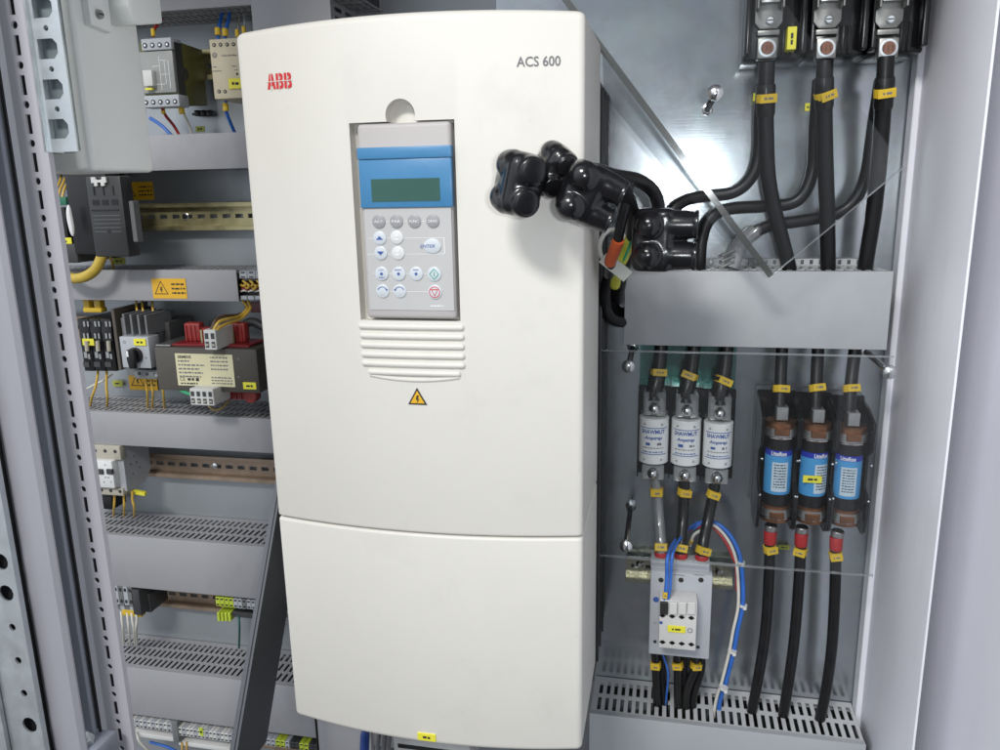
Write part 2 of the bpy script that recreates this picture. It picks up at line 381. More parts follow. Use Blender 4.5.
def rect(u0, v0, u1, v1, Y):
    um, vm = (u0 + u1) / 2, (v0 + v1) / 2
    return W(u0, vm, Y).x, W(u1, vm, Y).x, W(um, v1, Y).z, W(um, v0, Y).z
def pbox(mb, u0, v0, u1, v1, Y, depth, bev=0, seg=2):
    x0, x1, z0, z1 = rect(u0, v0, u1, v1, Y); mb.box(x0, x1, Y, Y + depth, z0, z1, bev, seg); return mb
def disc(mb, c, r, n=16, d=0.0006):
    mb.cyl(Vector(c), Vector(c) + Vector((0, -d, 0)), r, n=n)
def screw(mb, c, r, head=CHROME, slot=INK, depth=0.0015):
    mb.mat(head); mb.lathe(Vector(c), (0, -1, 0), [(0, r), (depth * .6, r), (depth, r * .7)], 14)
    mb.mat(slot); mb.box(c[0] - r * .7, c[0] + r * .7, c[1] - depth - .0002, c[1] - depth + .0001, c[2] - r * .12, c[2] + r * .12)
def bolt_glyph(mb, c, s, ax=EX, ay=EZ):
    p = [(-.05, .5), (.22, .5), (.06, .08), (.24, .08), (-.04, -.5), (.0, -.05), (-.2, -.05)]
    mb._add([Vector(c) + ax * a * s + ay * b * s for a, b in p], [(0, 1, 2), (0, 2, 5), (0, 5, 6), (2, 3, 4), (2, 4, 5)])
def triangle(mb, c, s, n=Vector((0, -1, 0)), ax=EX, ay=EZ):
    h = s * .88
    def T(k, off):
        q = [(-s / 2 * k, -h / 3 * k), (s / 2 * k, -h / 3 * k), (0, h * 2 / 3 * k)]
        mb._add([Vector(c) + n * off + ax * a + ay * b for a, b in q], [(0, 1, 2)])
    mb.mat(INK); T(1, 0.0002); mb.mat(WARNY); T(0.74, 0.0004); mb.mat(INK); bolt_glyph(mb, Vector(c) + n * 0.0006 - ay * h * .02, s * .42, ax, ay)
def tagplate(parent, u, v, w_, h_, Y, name='wire_label', mat=LABELY):
    """small yellow marker plate with a short dark print, facing out"""
    c = W(u, v, Y); k = MPP(u, v, Y); mb = MB().mat(mat); mb.box(c.x - w_ * k / 2, c.x + w_ * k / 2, Y, Y + 0.0012, c.z - h_ * k / 2, c.z + h_ * k / 2, 0.0003, 1)
    mb.mat(INK); mb.strokes((c.x, Y - 0.0003, c.z), EX, EZ, w_ * k * .5, h_ * k * .32)
    return mb.build(name, parent)

# ================================================================== THE CABINET
def slot(a, b, wd, ht):
    return [(a - wd / 2, b - ht / 2), (a + wd / 2, b - ht / 2), (a + wd / 2, b + ht / 2), (a - wd / 2, b + ht / 2)]
def circ(a, b, r, n=12, r2=None):
    return [(a + r * math.cos(2 * PI * i / n), b + (r2 or r) * math.sin(2 * PI * i / n)) for i in range(n)]
ZLO, ZHI = CZ - 0.95, CZ + 0.50
PW = 0.95                                    # depth of the mounting plate
cab = thing('electrical_cabinet', (0, 0.95, ZLO), 'grey steel cabinet shell with a bare zinc mounting plate behind all the equipment', 'cabinet')
mb = MB().mat(ZINC); mb.box(-0.2, 0.252, PW, PW + 0.003, ZLO, ZHI); mb.build('mounting_plate', cab)
mb = MB().mat(M('dull_zinc', (0.36, 0.385, 0.405), 0.36, 0.45, 0.06, 9, 0.0, 0.05)); mb.box(-1.05, -0.2005, PW, PW + 0.003, ZLO, ZHI); mb.build('mounting_plate', cab)
mb = MB().mat(SIDE); mb.box(0.247, 0.2495, 0.742, PW - 0.003, ZLO, ZHI, 0.0010, 2); mb.box(0.2405, 0.2472, 0.925, PW - 0.004, ZLO, ZHI, 0.001, 1)
mb.build('side_panel', cab)
mb = MB().mat(SIDE); mb.box(0.284, 0.291, 0.30, PW, ZLO, ZHI, 0.001, 1)
mb.build('outer_wall', cab)
mb = MB().mat(FRAME); mb.box(-1.0, .30, .50, PW - .004, CZ + .40, CZ + .405, .001, 1); mb.build('added_roof', cab)  # cabinet top above the view, added to shade the upper bays
# perforated left post
x0, x1 = W(63, 436, .49).x, W(89, 436, .49).x
mb = MB().mat(FRAME)
hz = []; xm = x0 + (x1 - x0) * .47
zz = W(24, 65, .49).z
for k in range(-34, 16):
    z = zz + 0.0253 * k
    hz.append(slot(xm, z - .0127, .0042, .0128)); hz.append(circ(xm, z, .0026, 10))
mb.plate([(x0, ZLO), (x1, ZLO), (x1, ZHI), (x0, ZHI)], hz, (0, .49, 0), EX, EZ, .0018)
mb.prism([(x0, .49), (x0 - .012, .496), (x0 - .012, .503), (x0 - .0105, .503), (x0 - .0105, .4975), (x0, .4918)], (0, 0, ZLO), EX, EY, EZ, ZHI - ZLO)
mb.box(x1 - .0018, x1, .4918, .4945, ZLO, ZHI)
mb.mat(M('slot_back_shade', (.05, .052, .06), .5)); mb.box(x0 - .0480, x0 + .0135, .503, .5045, ZLO, ZHI)  # dark filler sheet, shade inside the post holes put into its colour
mb.build('frame_post', cab)
# rolled outer return of the frame, in the gap beside the door
xa, xb = W(52, 600, .47).x, W(72.5, 600, .47).x
mb = MB().mat(FRAMEB); mb.box(xa, xb, .47, .475, ZLO, ZHI, .0015, 2); mb.mat(GASKET); mb.box(xb + .0002, xb + .0022, .4755, .477, ZLO, ZHI)
mb.build('frame_return', cab)

# the opened door on the far left
dr = thing('cabinet_door', (-0.47, .44, ZLO), 'open cabinet door edge at far left with holed zinc stiffener and black gasket', 'door')
xa, xb = W(26, 600, .45).x, W(58, 600, .45).x
mb = MB().mat(M('door_edge_paint', (.33, .33, .37), .42, 0, .03, 6, .15)); mb.prism([(xa, .4555), (xa, .452), (xa + .004, .450), (xb - .012, .450), (xb - .003, .4515), (xb, .4545), (xb, .456), (xa, .456)], (0, 0, ZLO), EX, EY, EZ, ZHI - ZLO); mb.build('door_edge', dr)
xg = W(21, 600, .45).x
mb = MB().mat(GASKET); mb.box(xg, xa - .0002, .449, .4545, ZLO, ZHI, .001, 2); mb.build('gasket', dr)
xz = W(-40, 600, .44).x; xe = W(19, 600, .44).x; k = MPP(10, 600, .44)
hz = []
for v, r in ((577 - 62, 2.6), (594 - 31, 7), (625 - 29, 0), (594, 7), (627.5, 3.2), (660, 3.2), (692, 3.2), (723, 7.2), (465, 3), (433, 3), (402, 3), (371, 7)):
    if r: hz.append(circ(W((577 and 17) , v, .44).x * 0 + xe - .010, W(14, v, .44).z, r * k, 12, r * k * 1.05))
mb = MB().mat(GALV); mb.plate([(xz, ZLO), (xe, ZLO), (xe, ZHI), (xz, ZHI)], hz, (0, .44, 0), EX, EZ, .0015)
mb.box(xe - .0015, xe, .4415, .4445, ZLO, ZHI); mb.box(xz, xe - .03, .4365, .4398, ZLO, ZHI, .001, 1)
mb.mat(GASKET); mb.box(xz, xe - .0045, .447, .4482, ZLO, ZHI)
mb.build('door_stiffener', dr)

# holed zinc strip carrying the grey box
Xs0, Xs1 = W(40, 100, .486).x + .001, W(70.5, 100, .486).x
ztop = ZHI; zbot = W(60, 152, .486).z
hs = []
zc = W(56, 129, .486).z
for i in range(0, 16):
    z = zc + .0253 * i * 1.0
    hs.append([(-.0080 + (Xs0 + Xs1) / 2, z - .0063), (.0035 + (Xs0 + Xs1) / 2, z - .0063), (.0066 + (Xs0 + Xs1) / 2, z - .0028), (.0066 + (Xs0 + Xs1) / 2, z + .0028), (.0035 + (Xs0 + Xs1) / 2, z + .0063), (-.0080 + (Xs0 + Xs1) / 2, z + .0063)])
    hs.append(circ((Xs0 + Xs1) / 2, z + .01265, .0019, 10))
mb = MB().mat(GALV); mb.plate([(Xs0, zbot), (Xs1, zbot), (Xs1, ztop), (Xs0, ztop)], hs, (0, .486, 0), EX, EZ, .0015)
mb.box(Xs0 - .0010, Xs0 + .0006, .4835, .4995, zbot, ztop)
mb.mat(M('strip_back_shade', (.22, .26, .27), .4, .5, .1, 40)); mb.box(Xs0 + .001, Xs1 - .0045, .4935, .495, zbot + .001, ztop)  # added back sheet, the shade behind the holes put into its colour
mb.build('mounting_strip', label='punched zinc strip with square holes beside the grey box', cat='strip')

# grey box, its large face turned to the right
bx = W(93, 171, .52).x; bz = W(93, 171, .52).z; byb = WX(155, 173, bx).y
gb = thing('switch_box', (bx, .55, bz), 'pale grey steel box hanging at the top left beside the punched strip', 'box')
mb = MB().mat(BOXG); mb.box(bx - .075, bx, .52, byb, bz, ZHI, .0035, 3); mb.build('housing', gb)
mb = MB().mat(BOXG)
def onx(u, v): p = WX(u, v, bx); return p.y, p.z
y0, z0 = onx(84, 25); y1, z1 = onx(104, 26)
mb.prism([(y0, z0), (y1 + .001, z0 - .002), (y1 + .001, ZHI), (y0 - .004, ZHI)], (bx, 0, 0), EY, EZ, EX, .006, .0012)
y2, z2 = onx(112, 27); y3, z3 = onx(141, 28)
mb.prism([(y2 - .006, z2 + .012), (y2, z2), (y3, z3 + .002), (y3 + .002, ZHI), (y2 - .006, ZHI)], (bx, 0, 0), EY, EZ, EX, .020, .002)
mb.build('latch', gb)
p = onx(91, 15); mb = MB().mat(STEEL); mb.cyl((bx + .006, p[0], p[1]), (bx + .0085, p[0], p[1]), .0035, .003, 14); mb.mat(INK); mb.box(bx + .0086, bx + .0088, p[0] - .0022, p[0] + .0022, p[1] - .0005, p[1] + .0005); mb.build('screw', gb)

# clevis bolt in the gap at the bottom left
p = W(84, 738, .46)
cb = thing('hinge_bolt', p, 'hex bolt and bracket in the bottom left corner beside the door', 'bolt')
mb = MB().mat(GALV); mb.lathe((p.x, p.y, p.z), (0, -.5, .8), [(-.006, .006), (0, .006), (.0005, .0052), (.004, .0052), (.005, .0042)], 6, False); mb.build('bolt_head', cb)
mb = MB().mat(FRAMEB); mb.box(p.x - .013, p.x + .013, p.y - .004, p.y + .02, p.z - .02, p.z - .006, .002, 2); mb.build('bracket', cb)

# ------------------------------------------------------------------ wiring ducts
def duct(x0, x1, zt, zb, label, pitch=.0085, rows=3, group='slotted grey wiring ducts', yf=.87, slotw=.0038, cover=DUCT, open_top=True, xc=None, margin=.006, trough=DUCT):
    yb = PW - .0015
    t = thing('wiring_duct', ((x0 + x1) / 2, (yf + yb) / 2, zb), label, 'wiring duct', group)
    d = yb - yf; seg = (d - margin * 2) / rows; n = int((x1 - x0 - .006) / pitch); holes = []
    for i in range(n):
        a = x0 + .005 + pitch * (i + .5)
        for r in range(rows):
            c = margin + seg * (r + .5); holes.append(slot(a, c, slotw, seg * .80))
    mb = MB().mat(trough)
    mb.plate([(x0, 0), (x1, 0), (x1, d), (x0, d)], holes, (0, yf, zt), EX, EY, .0014)
    mb.plate([(x0, 0), (x1, 0), (x1, d), (x0, d)], holes if not open_top else [], (0, yf, zb + .0014), EX, EY, .0014)
    mb.box(x0, x1, yb - .0014, yb, zb + .0016, zt - .0016)
    mb.build('trough', t)
    mb = MB().mat(CABLE); mb.box(x0 + .002, x1 - .002, yf + .003, yb - .004, zb + .003, zt - .010); mb.build('cable_fill', t)
    mb = MB().mat(cover); x2 = xc or x1
    mb.box(x0 - .0005, x2 + .0005, yf - .0026, yf - .0006, zb - .0012, zt + .0016, .0007, 2)
    mb.box(x0, x2, yf - .0005, yf + .005, zt + .0003, zt + .0015); mb.box(x0, x2, yf - .0005, yf + .005, zb - .0012, zb - .0004)
    mb.build('cover', t)
    return t
LX0, LX1 = -.86, -.335
def zl(v, u=200, Y=.87): return W(u, v, Y).z
duct(LX0, LX1, zl(-40), zl(8), 'grey wiring duct at the very top left above the relays', open_top=False)
duct(LX0, LX1, zl(135), zl(168.5), 'grey wiring duct just below the two relays')
duct(LX0, W(238, 285, .87).x, zl(271), zl(300), 'grey wiring duct bearing an orange warning sticker')
duct(LX0, LX1, zl(416.5), zl(448), 'grey wiring duct right beneath the transformer')
duct(LX0, LX1, zl(542), zl(592), 'wide grey wiring duct below the white circuit breakers')
duct(LX0, LX1, zl(675.5), zl(721), 'lowest grey wiring duct on the left, above the bottom terminals')
duct(W(625, 310, .87).x, W(887, 310, .87).x + .002, W(760, 272.5, .87).z, W(760, 346, .87).z, 'grey wiring duct on the right that black cables drop into', rows=2, pitch=.0098, slotw=.0046, cover=DUCTR, trough=M('duct_comb', (.50, .51, .52), .45))
duct(W(590, 716, .87).x, .2395, W(720, 728, .87).z, W(720, 790, .87).z, 'grey wiring duct along the bottom right below the contactor', rows=2, pitch=.0095, slotw=.0046, cover=DUCTR, trough=M('duct_comb', (.50, .51, .52), .45))
t = [o for o in COL.objects if o.get('label', '').endswith('black cables drop into')][0]
a, b = W(625, 310, .87).x, W(887, 310, .87).x; zt = W(760, 272.5, .87).z
mb = MB().mat(MATS['duct_comb']); mb.plate([(a, 0), (b, 0), (b, .0075), (a, .0075)], [slot(a + .005 + .0098 * i, .0038, .0036, .0052) for i in range(int((b - a - .006) / .0098))], (0, .9435, zt + .0003), EX, EZ, .0014)
mb.build('comb_edge', t)
# vertical duct behind the top of the drive
x0, x1 = W(253, 10, .87).x, W(331, 10, .87).x
t = thing('wiring_duct', ((x0 + x1) / 2, .9, CZ + .1), 'vertical grey wiring duct rising behind the top of the drive', 'wiring duct', 'slotted grey wiring ducts')
hl = [slot(.012 + .0095 * i, .009 + .03 * j + .012, .0048, .022) for i in range(44) for j in range(2)]
mb = MB().mat(DUCT); mb.plate([(0, 0), (.44, 0), (.44, .078), (0, .078)], hl, (x1, .87, CZ + .06), EZ, EY, -.0014); mb.box(x0, x0 + .0014, .87, .947, CZ + .06, CZ + .5)
mb.build('trough', t)
mb = MB().mat(DUCT); mb.box(x0 - .0006, x1 + .0006, .867, .8692, CZ + .06, CZ + .5, .0007, 2); mb.build('cover', t)

# ------------------------------------------------------------------ DIN rails
def din_rail(u0, v0, u1, v1, label, mat=BRASS, h=.035, Y=.942, slots=True):
    p0, p1 = W(u0, v0, Y), W(u1, v1, Y); x0, x1 = p0.x, p1.x; zc = (p0.z + p1.z) / 2
    t = thing('din_rail', ((x0 + x1) / 2, Y, zc - h / 2), label, 'mounting rail', 'steel mounting rails for devices')
    hs = [slot(x0 + .012 + .018 * i, 0, .011, .0052) for i in range(int((x1 - x0 - .01) / .018))] if slots else []
    mb = MB().mat(mat)
    mb.plate([(x0, -h * .36), (x1, -h * .36), (x1, h * .36), (x0, h * .36)], hs, (0, Y, zc), EX, EZ, .0012)
    for s in (-1, 1):
        a, b = sorted((zc + s * h * .36, zc + s * h * .325)); mb.box(x0, x1, Y - .0085, Y - .0003, a, b)
        a, b = sorted((zc + s * h * .345, zc + s * h * .5)); mb.box(x0, x1, Y - .0098, Y - .0087, a, b, .0003, 1)
    mb.mat(ZINC); mb.box(x0 + .01, x0 + .02, Y + .0015, PW - .0005, zc - .008, zc + .008); mb.box(x1 - .02, x1 - .01, Y + .0015, PW - .0005, zc - .008, zc + .008)
    mb.build('rail', t)
    return t, x0, x1, zc
t, x0, x1, zc = din_rail(95, 216, 300, 217, 'long empty mounting rail right of the dark contactor')
mb = MB(); screw(mb, (W(186, 218, .942).x, .9418, zc), .0045); mb.build('screw', t)
t, x0, x1, zc = din_rail(108, 461, 300, 470, 'brown tinged empty rail to the right of the circuit breakers', RAILB)
mb = MB(); screw(mb, (W(215, 466, .942).x, .9418, zc), .0045); mb.build('screw', t)
din_rail(112, 592, 320, 603, 'short brownish rail between the two lower terminal groups', RAILB)
din_rail(60, 325, 180, 331, 'dark rail end behind the motor starter', RAILB)
din_rail(120, 712, 330, 745, 'rail hidden behind the bottom terminal strips', RAILB)
t, x0, x1, zc = din_rail(626, 569, 733, 569.5, 'short shiny yellow rail carrying the contactor', M('bright_rail', (.46, .45, .36), .25, .95, .1, 50))
for u, v in ((640, 563), (719, 571)):
    mb = MB(); c = W(u, v, .9415); mb.mat(CHROME); mb.lathe(c, (0, -1, 0), [(0, .0048), (.003, .0048), (.0055, .0025)], 12); mb.build('screw', t)
din_rail(150, 66, 260, 66, 'rail behind the two relays', BRASS)

# ================================================================== THE DRIVE
XC, HW = -0.216, 0.1475
YF = 0.640
dv = thing('frequency_inverter', (XC, .80, CZ - .54), 'large off white motor drive with keypad in the middle of the cabinet', 'motor drive')
def front_y(x): return YF + 0.016 * ((x - XC) / HW) ** 2
def outline(inset=0.0):
    pts = []; n = 28; r = .0055; hw = HW - inset
    for i in range(n + 1):
        x = XC - hw + r + (2 * hw - 2 * r) * i / n; pts.append((x, front_y(x)))
    yr = front_y(XC + hw - r)
    for k in range(1, 7):
        a = PI / 2 * k / 6; pts.append((XC + hw - r + r * math.sin(a), yr + r - r * math.cos(a)))
    pts.append((XC + hw, .796)); pts.append((XC - hw, .796))
    for k in range(6, 0, -1):
        a = PI / 2 * k / 6; pts.append((XC - hw + r - r * math.sin(a), yr + r - r * math.cos(a)))
    return pts
def cover_solid(zb, zt, arch, bev_top, bev_bot, sag=0.0):
    o = outline(); n = len(o); mb = MB().mat(COVER)
    rings = []
    cx = XC; cy = .73
    def ring(z, ins, ar):
        R = []
        for x, y in o:
            fx = (HW - ins) / HW; xx = XC + (x - XC) * fx; yy = y + ins if y < .79 else y
            R.append(Vector((xx, min(yy, .796), z + ar * (1 - ((x - XC) / HW) ** 2))))
        return R
    b = bev_bot
    for k in range(5): a = PI / 2 * k / 4; rings.append(ring(zb + b - b * math.sin(PI / 2 - a) if False else zb + b * (1 - math.sin(a)) if False else zb + b * (1 - math.cos(PI / 2 - a)) , b * (1 - math.sin(a)), -sag))
    rings = [ring(zb + b * (1 - math.sin(a)), b * (1 - math.cos(a)), -sag) for a in (PI / 2, PI * .375, PI * .25, PI * .125, 0)]
    b = bev_top
    rings += [ring(zt - b * (1 - math.sin(a)), b * (1 - math.cos(a)), arch) for a in (0, PI * .125, PI * .25, PI * .375, PI / 2)]
    mb.ring_mesh(rings, True, True); bmesh.ops.recalc_face_normals(mb.bm, faces=mb.bm.faces[:]); return mb
zseam = W(435, 535, YF).z
ztop = W(415, 10.5, YF).z
zbot = W(461, 749, YF).z
ob = cover_solid(zseam + .0006, ztop - .004, .004, .006, .0028).build('front_cover', dv)
# pocket for the keypad and the round finger notch above it
kx0, kx1 = W(350.5, 160, YF).x, W(455, 160, YF).x
kz1 = W(402, 121, YF).z; kz0 = W(412, 321, YF).z
def cutter(build):
    c = MB(); build(c); me = bpy.data.meshes.new('cut'); c.bm.to_mesh(me); o = bpy.data.objects.new('cut', me); COL.objects.link(o); return o
pocket = cutter(lambda c: c.box(kx0, kx1, .5, .6535, kz0, kz1))
tn = W(400, 115, YF)
notch = cutter(lambda c: c.lathe(tn + Vector((0, -.05, 0)), (0, 1, 0), [(0, .0125), (.0605, .0125), (.0645, .009)], 32))
for cu in (pocket, notch):
    m = ob.modifiers.new('b', 'BOOLEAN'); m.operation = 'DIFFERENCE'; m.solver = 'EXACT'; m.object = cu
bpy.context.view_layer.update()
me = bpy.data.meshes.new_from_object(ob.evaluated_get(bpy.context.evaluated_depsgraph_get()))
ob.modifiers.clear(); old = ob.data; ob.data = me; bpy.data.meshes.remove(old)
for cu in (pocket, notch): bpy.data.objects.remove(cu)
bmx = bmesh.new(); bmx.from_mesh(me)
for ed in bmx.edges:
    if len(ed.link_faces) == 2: ed.smooth = ed.calc_face_angle(0) < .5
for f in bmx.faces: f.smooth = True
bmx.to_mesh(me); bmx.free()
cover_solid(zbot + .001, zseam - .0006, 0.0, .0028, .006, .001).build('lower_cover', dv)
mb = MB().mat(CHASSIS)
mb.box(XC - HW + .004, XC + HW - .0015, .7965, PW - .002, CZ - .545, CZ + .100, .002, 2)
for yy in (.83, .862, .895): mb.box(XC + HW - .0016, XC + HW + .0010, yy, yy + .004, CZ - .54, CZ + .095, .0006, 1)
mb.build('chassis', dv)
# louvre ribs below the keypad
mb = MB().mat(COVER)
zv = [W(412, v, YF).z for v in (327, 336.5, 346, 355.5, 364.5, 373)]
for i, z in enumerate(zv):
    xa, xb = W(363 - 1.0 * (i == 0), 340, YF).x, W(461, 340, YF).x
    if i == 5: xa += .006; xb -= .004
    n = 14
    mb.tube([Vector((xa + (xb - xa) * k / n, front_y(xa + (xb - xa) * k / n) + .0002, z)) for k in range(n + 1)], .0030, 12, 2)
    mb.ball((xa, front_y(xa) + .0002, z), .0030); mb.ball((xb, front_y(xb) + .0002, z), .0030)
n = 14
xa, xb = W(368, 340, YF).x, W(458, 340, YF).x
z = W(412, 380, YF).z
mb.tube([Vector((xa + (xb - xa) * k / n, front_y(xa + (xb - xa) * k / n) + .0006, z + .0035 * (2 * k / n - 1) ** 2)) for k in range(n + 1)], .0020, 10, 2)
mb.build('louvre', dv)
# lettering and stickers
def on_front(u, v, off=.0004):
    p = W(u, v, YF + .004)
    for _ in range(4): p = W(u, v, front_y(p.x) - off)
    return p
def fwarp(c):
    return lambda a, b: Vector((c.x + a, front_y(c.x + a) - .0004, c.z + b))
c = on_front(279.2, 81); k = MPP(279, 81, c.y)
mb = MB().mat(INKR)
gA = [[(0, 0), (.28, 1), (.66, 1), (.94, 0), (.67, 0), (.61, .22), (.33, .22), (.27, 0)], [(.39, .43), (.55, .43), (.47, .74)]]
gB = [[(0, 0), (.58, 0), (.76, .08), (.82, .27), (.74, .44), (.63, .515), (.71, .58), (.78, .75), (.73, .93), (.55, 1), (0, 1)],
      [(.28, .19), (.28, .41), (.50, .41), (.545, .30), (.50, .19)], [(.28, .61), (.28, .81), (.46, .81), (.505, .71), (.46, .61)]]
wl = fwarp(c)
for x0_, g in ((0, gA), (1.00, gB), (1.90, gB)):
    flat = [p for l in g for p in l]
    mb._add([wl(((x0_ + a) / 2.72 - .5) * 26.8 * k, (b - .5) * 13.6 * k) for a, b in flat], [tuple(t_) for t_ in tessellate_polygon([[Vector((a, b, 0)) for a, b in l] for l in g])])
mb.mat(COVER)
def hair(a0, b0, a1, b1):
    mb.quad(c, EX, EZ, a0 * k, b0 * k, a1 * k, b1 * k, warp=lambda a, b: Vector((c.x + a, front_y(c.x + a) - .0007, c.z + b)))
hair(-14, -.35, 14, .35)
for a in (-8.8, -.2, 8.7): hair(a - .35, -8, a + .35, 8)
mb.build('logo', dv)
c = on_front(538.5, 61.2); k = MPP(538, 61, c.y)
mb = MB().mat(INKG); mb.text('ACS 600', c, EX, EZ, 9.6 * k, 43 * k, bold=.014, warp=fwarp(c)); mb.build('lettering', dv)
c = on_front(417.5, 399); mb = MB(); triangle(mb, c, 19 * MPP(417, 398, c.y)); mb.build('warning_sticker', dv)
c = on_front(426.5, 737.5, .001); k = MPP(426, 737, c.y)
mb = MB().mat(LABELY); mb.box(c.x - 9 * k, c.x + 9 * k, c.y, c.y + .002, c.z - 4 * k, c.z + 4 * k, .0003, 1); mb.mat(INK); mb.strokes((c.x, c.y - .0003, c.z), EX, EZ, 7 * k, 3 * k); mb.build('yellow_label', dv)

# keypad
KY = .6385
kx0, kx1 = W(361.5, 220, KY).x, W(453.2, 220, KY).x
kz1 = W(404, 122.5, KY).z; kz0 = W(412, 319, KY).z
mb = MB().mat(KEYBODY); mb.box(kx0, kx1, KY, .667, kz0, kz1, .0035, 4)
kp = mb.build('keypad', dv)
mb = MB().mat(KEYMEM)
mb.box(W(367, 250, KY).x, W(452.5, 250, KY).x, KY - .0006, KY - .0001, W(410, 310, KY).z, W(410, 208, KY).z)
mb.mat(INKW)
def kq(u0, v0, u1, v1, off=.0008):
    a, b, z0, z1 = rect(u0, v0, u1, v1, KY); mb.quad((0, KY - off, 0), EX, EZ, a, z0, b, z1)
for v, ua, ub in ((221.5, 371, 440), (238, 368, 445), (254, 368, 445), (273.5, 373, 440), (291.5, 376, 440)): kq(ua, v - .22, ub, v + .22)
kq(444.2, 238, 445, 254)
mb.strokes(W(437, 306, KY - .0009), EX, EZ, .012, .0012)
mb.build('membrane', kp)
mb = MB().mat(KEYBLUE)
a, b, z0, z1 = rect(359.2, 146.5, 451.6, 207.5, KY - .002)
zs = W(405, 158.5, KY - .002).z
mb.box(a, b, KY - .0025, KY + .006, z0, zs - .0002, .0008, 2); mb.box(a - .0004, b + .0004, KY - .0036, KY + .006, zs, z1, .0009, 2)
bz_ = mb.build('display_bezel', kp)
mb = MB().mat(LCD); a, b, z0, z1 = rect(371.5, 178.5, 440, 201.5, KY - .0025); mb.box(a, b, KY - .0028, KY + .001, z0, z1); mb.build('screen', bz_)
def button(u, v, r, mat, glyph=None, sx=1.0):
    c = W(u, v, KY - .0006); k = MPP(u, v, KY); mb = MB().mat(mat); n = 22
    R = [(r * k, 0), (r * k, .0008), (r * k * .86, .0012)]
    mb.ring_mesh([[c + Vector((rr * sx * math.cos(2 * PI * i / n), -d, rr * math.sin(2 * PI * i / n))) for i in range(n)] for rr, d in R])
    cc = c + Vector((0, -.0015, 0))
    if glyph: glyph(mb, cc, r * k)
    mb.build('button', kp)
def g_word(tx, m, hh=.36, ww=1.35): return lambda mb, c, r: mb.mat(m).text(tx, c, EX, EZ, r * hh, r * ww, bold=.01)
for u, v, tx in ((379, 221.5, 'ACT'), (396.6, 221.3, 'PAR'), (414.5, 221.2, 'FUNC'), (433, 221), ) if False else ((379, 221.5, 'ACT'), (396.6, 221.3, 'PAR'), (414.5, 221.2, 'FUNC'), (433, 221, 'DRIVE')):
    button(u, v, 6.5, BTNGREY, g_word(tx, INKW))
def g_tri(m, s):
    return lambda mb, c, r: mb.mat(m).poly([(-.55 * r, -.25 * r * s), (.55 * r, -.25 * r * s), (0, .32 * r * s)][::s], c, EX, EZ)
def g_tri2(m, s):
    def g(mb, c, r):
        mb.mat(m)
        for d in (-.24, .24): mb.poly([(-.45 * r, (d - .14 * s) * r), (.45 * r, (d - .14 * s) * r), (0, (d + .2 * s) * r)][::s], c, EX, EZ)
    return g
button(380, 238, 6.4, BTNLIGHT, g_tri(INKB, 1)); button(381, 253, 6.4, BTNLIGHT, g_tri(INKB, -1))
button(397, 237.3, 6.4, BTNWHITE, g_tri2(INKW, 1)); button(398.2, 253, 6.4, BTNWHITE, g_tri2(INKW, -1))
def g_enter(mb, c, r): mb.mat(INKB).text('ENTER', c + Vector((-.004, 0, 0)), EX, EZ, r * .42, r * 2.1, shear=.25)
button(432.5, 246, 7.0, BTNLIGHT, g_enter, 1.25)
def g_dot(words):
    def g(mb, c, r):
        mb.mat(INKB); mb.poly(circ(0, -.02 * r, .22 * r, 12), c, EX, EZ)
        for tx, dz in words: mb.text(tx, c + Vector((0, 0, dz * r)), EX, EZ, r * .24, r * (.75 if len(tx) < 5 else 1.1))
    return g
button(382, 273.6, 6.6, BTNLIGHT, g_dot((('LOC', .55), ('REM', -.55))))
button(399, 273.6, 6.6, BTNLIGHT, g_dot((('RESET', .55),))); button(416.5, 273.6, 6.6, BTNLIGHT, g_dot((('REF', .55),)))
def outline_poly(mb, pts, c, t=.16):
    n = len(pts)
    v = [c + EX * a + EZ * b for a, b in pts] + [c + EX * a * (1 - t) + EZ * b * (1 - t) for a, b in pts]
    mb._add(v, [(i, (i + 1) % n, n + (i + 1) % n, n + i) for i in range(n)])
def g_start(mb, c, r):
    mb.mat(INKGR); outline_poly(mb, [(.72 * r, 0), (0, .80 * r), (-.72 * r, 0), (0, -.80 * r)], c, .2); mb.quad(c, EX, EZ, -.06 * r, -.3 * r, .06 * r, .3 * r)
button(434.5, 274, 6.9, BTNLIGHT, g_start)
def g_stop(mb, c, r):
    mb.mat(INKR); outline_poly(mb, circ(0, 0, .80 * r, 20), c, .14); outline_poly(mb, [(-.55 * r, .42 * r), (.55 * r, .42 * r), (0, -.6 * r)], c, .3)
button(435, 292, 6.9, BTNLIGHT, g_stop)
def g_turn(s):
    def g(mb, c, r):
        mb.mat(INKB)
        for k in range(6):
            a0 = .25 + k * .45; a1 = a0 + .45
            mb._add([c + EX * (s * math.cos(a) * rr * r) + EZ * (math.sin(a) * rr * r * .8 + .1 * r) for a, rr in ((a0, .75), (a1, .75), (a1, .62), (a0, .62))], [(0, 1, 2, 3)])
        mb._add([c + EX * (s * x * r) + EZ * (y * r) for x, y in ((.45, .28), (.9, .28), (.66, .02))], [(0, 1, 2)])
        outline_poly(mb, [(a, b - .38 * r) for a, b in circ(0, 0, .22 * r, 10)], c, .02)
    return g
button(383, 291, 6.4, BTNLIGHT, g_turn(1)); button(400, 291, 6.4, BTNLIGHT, g_turn(-1))

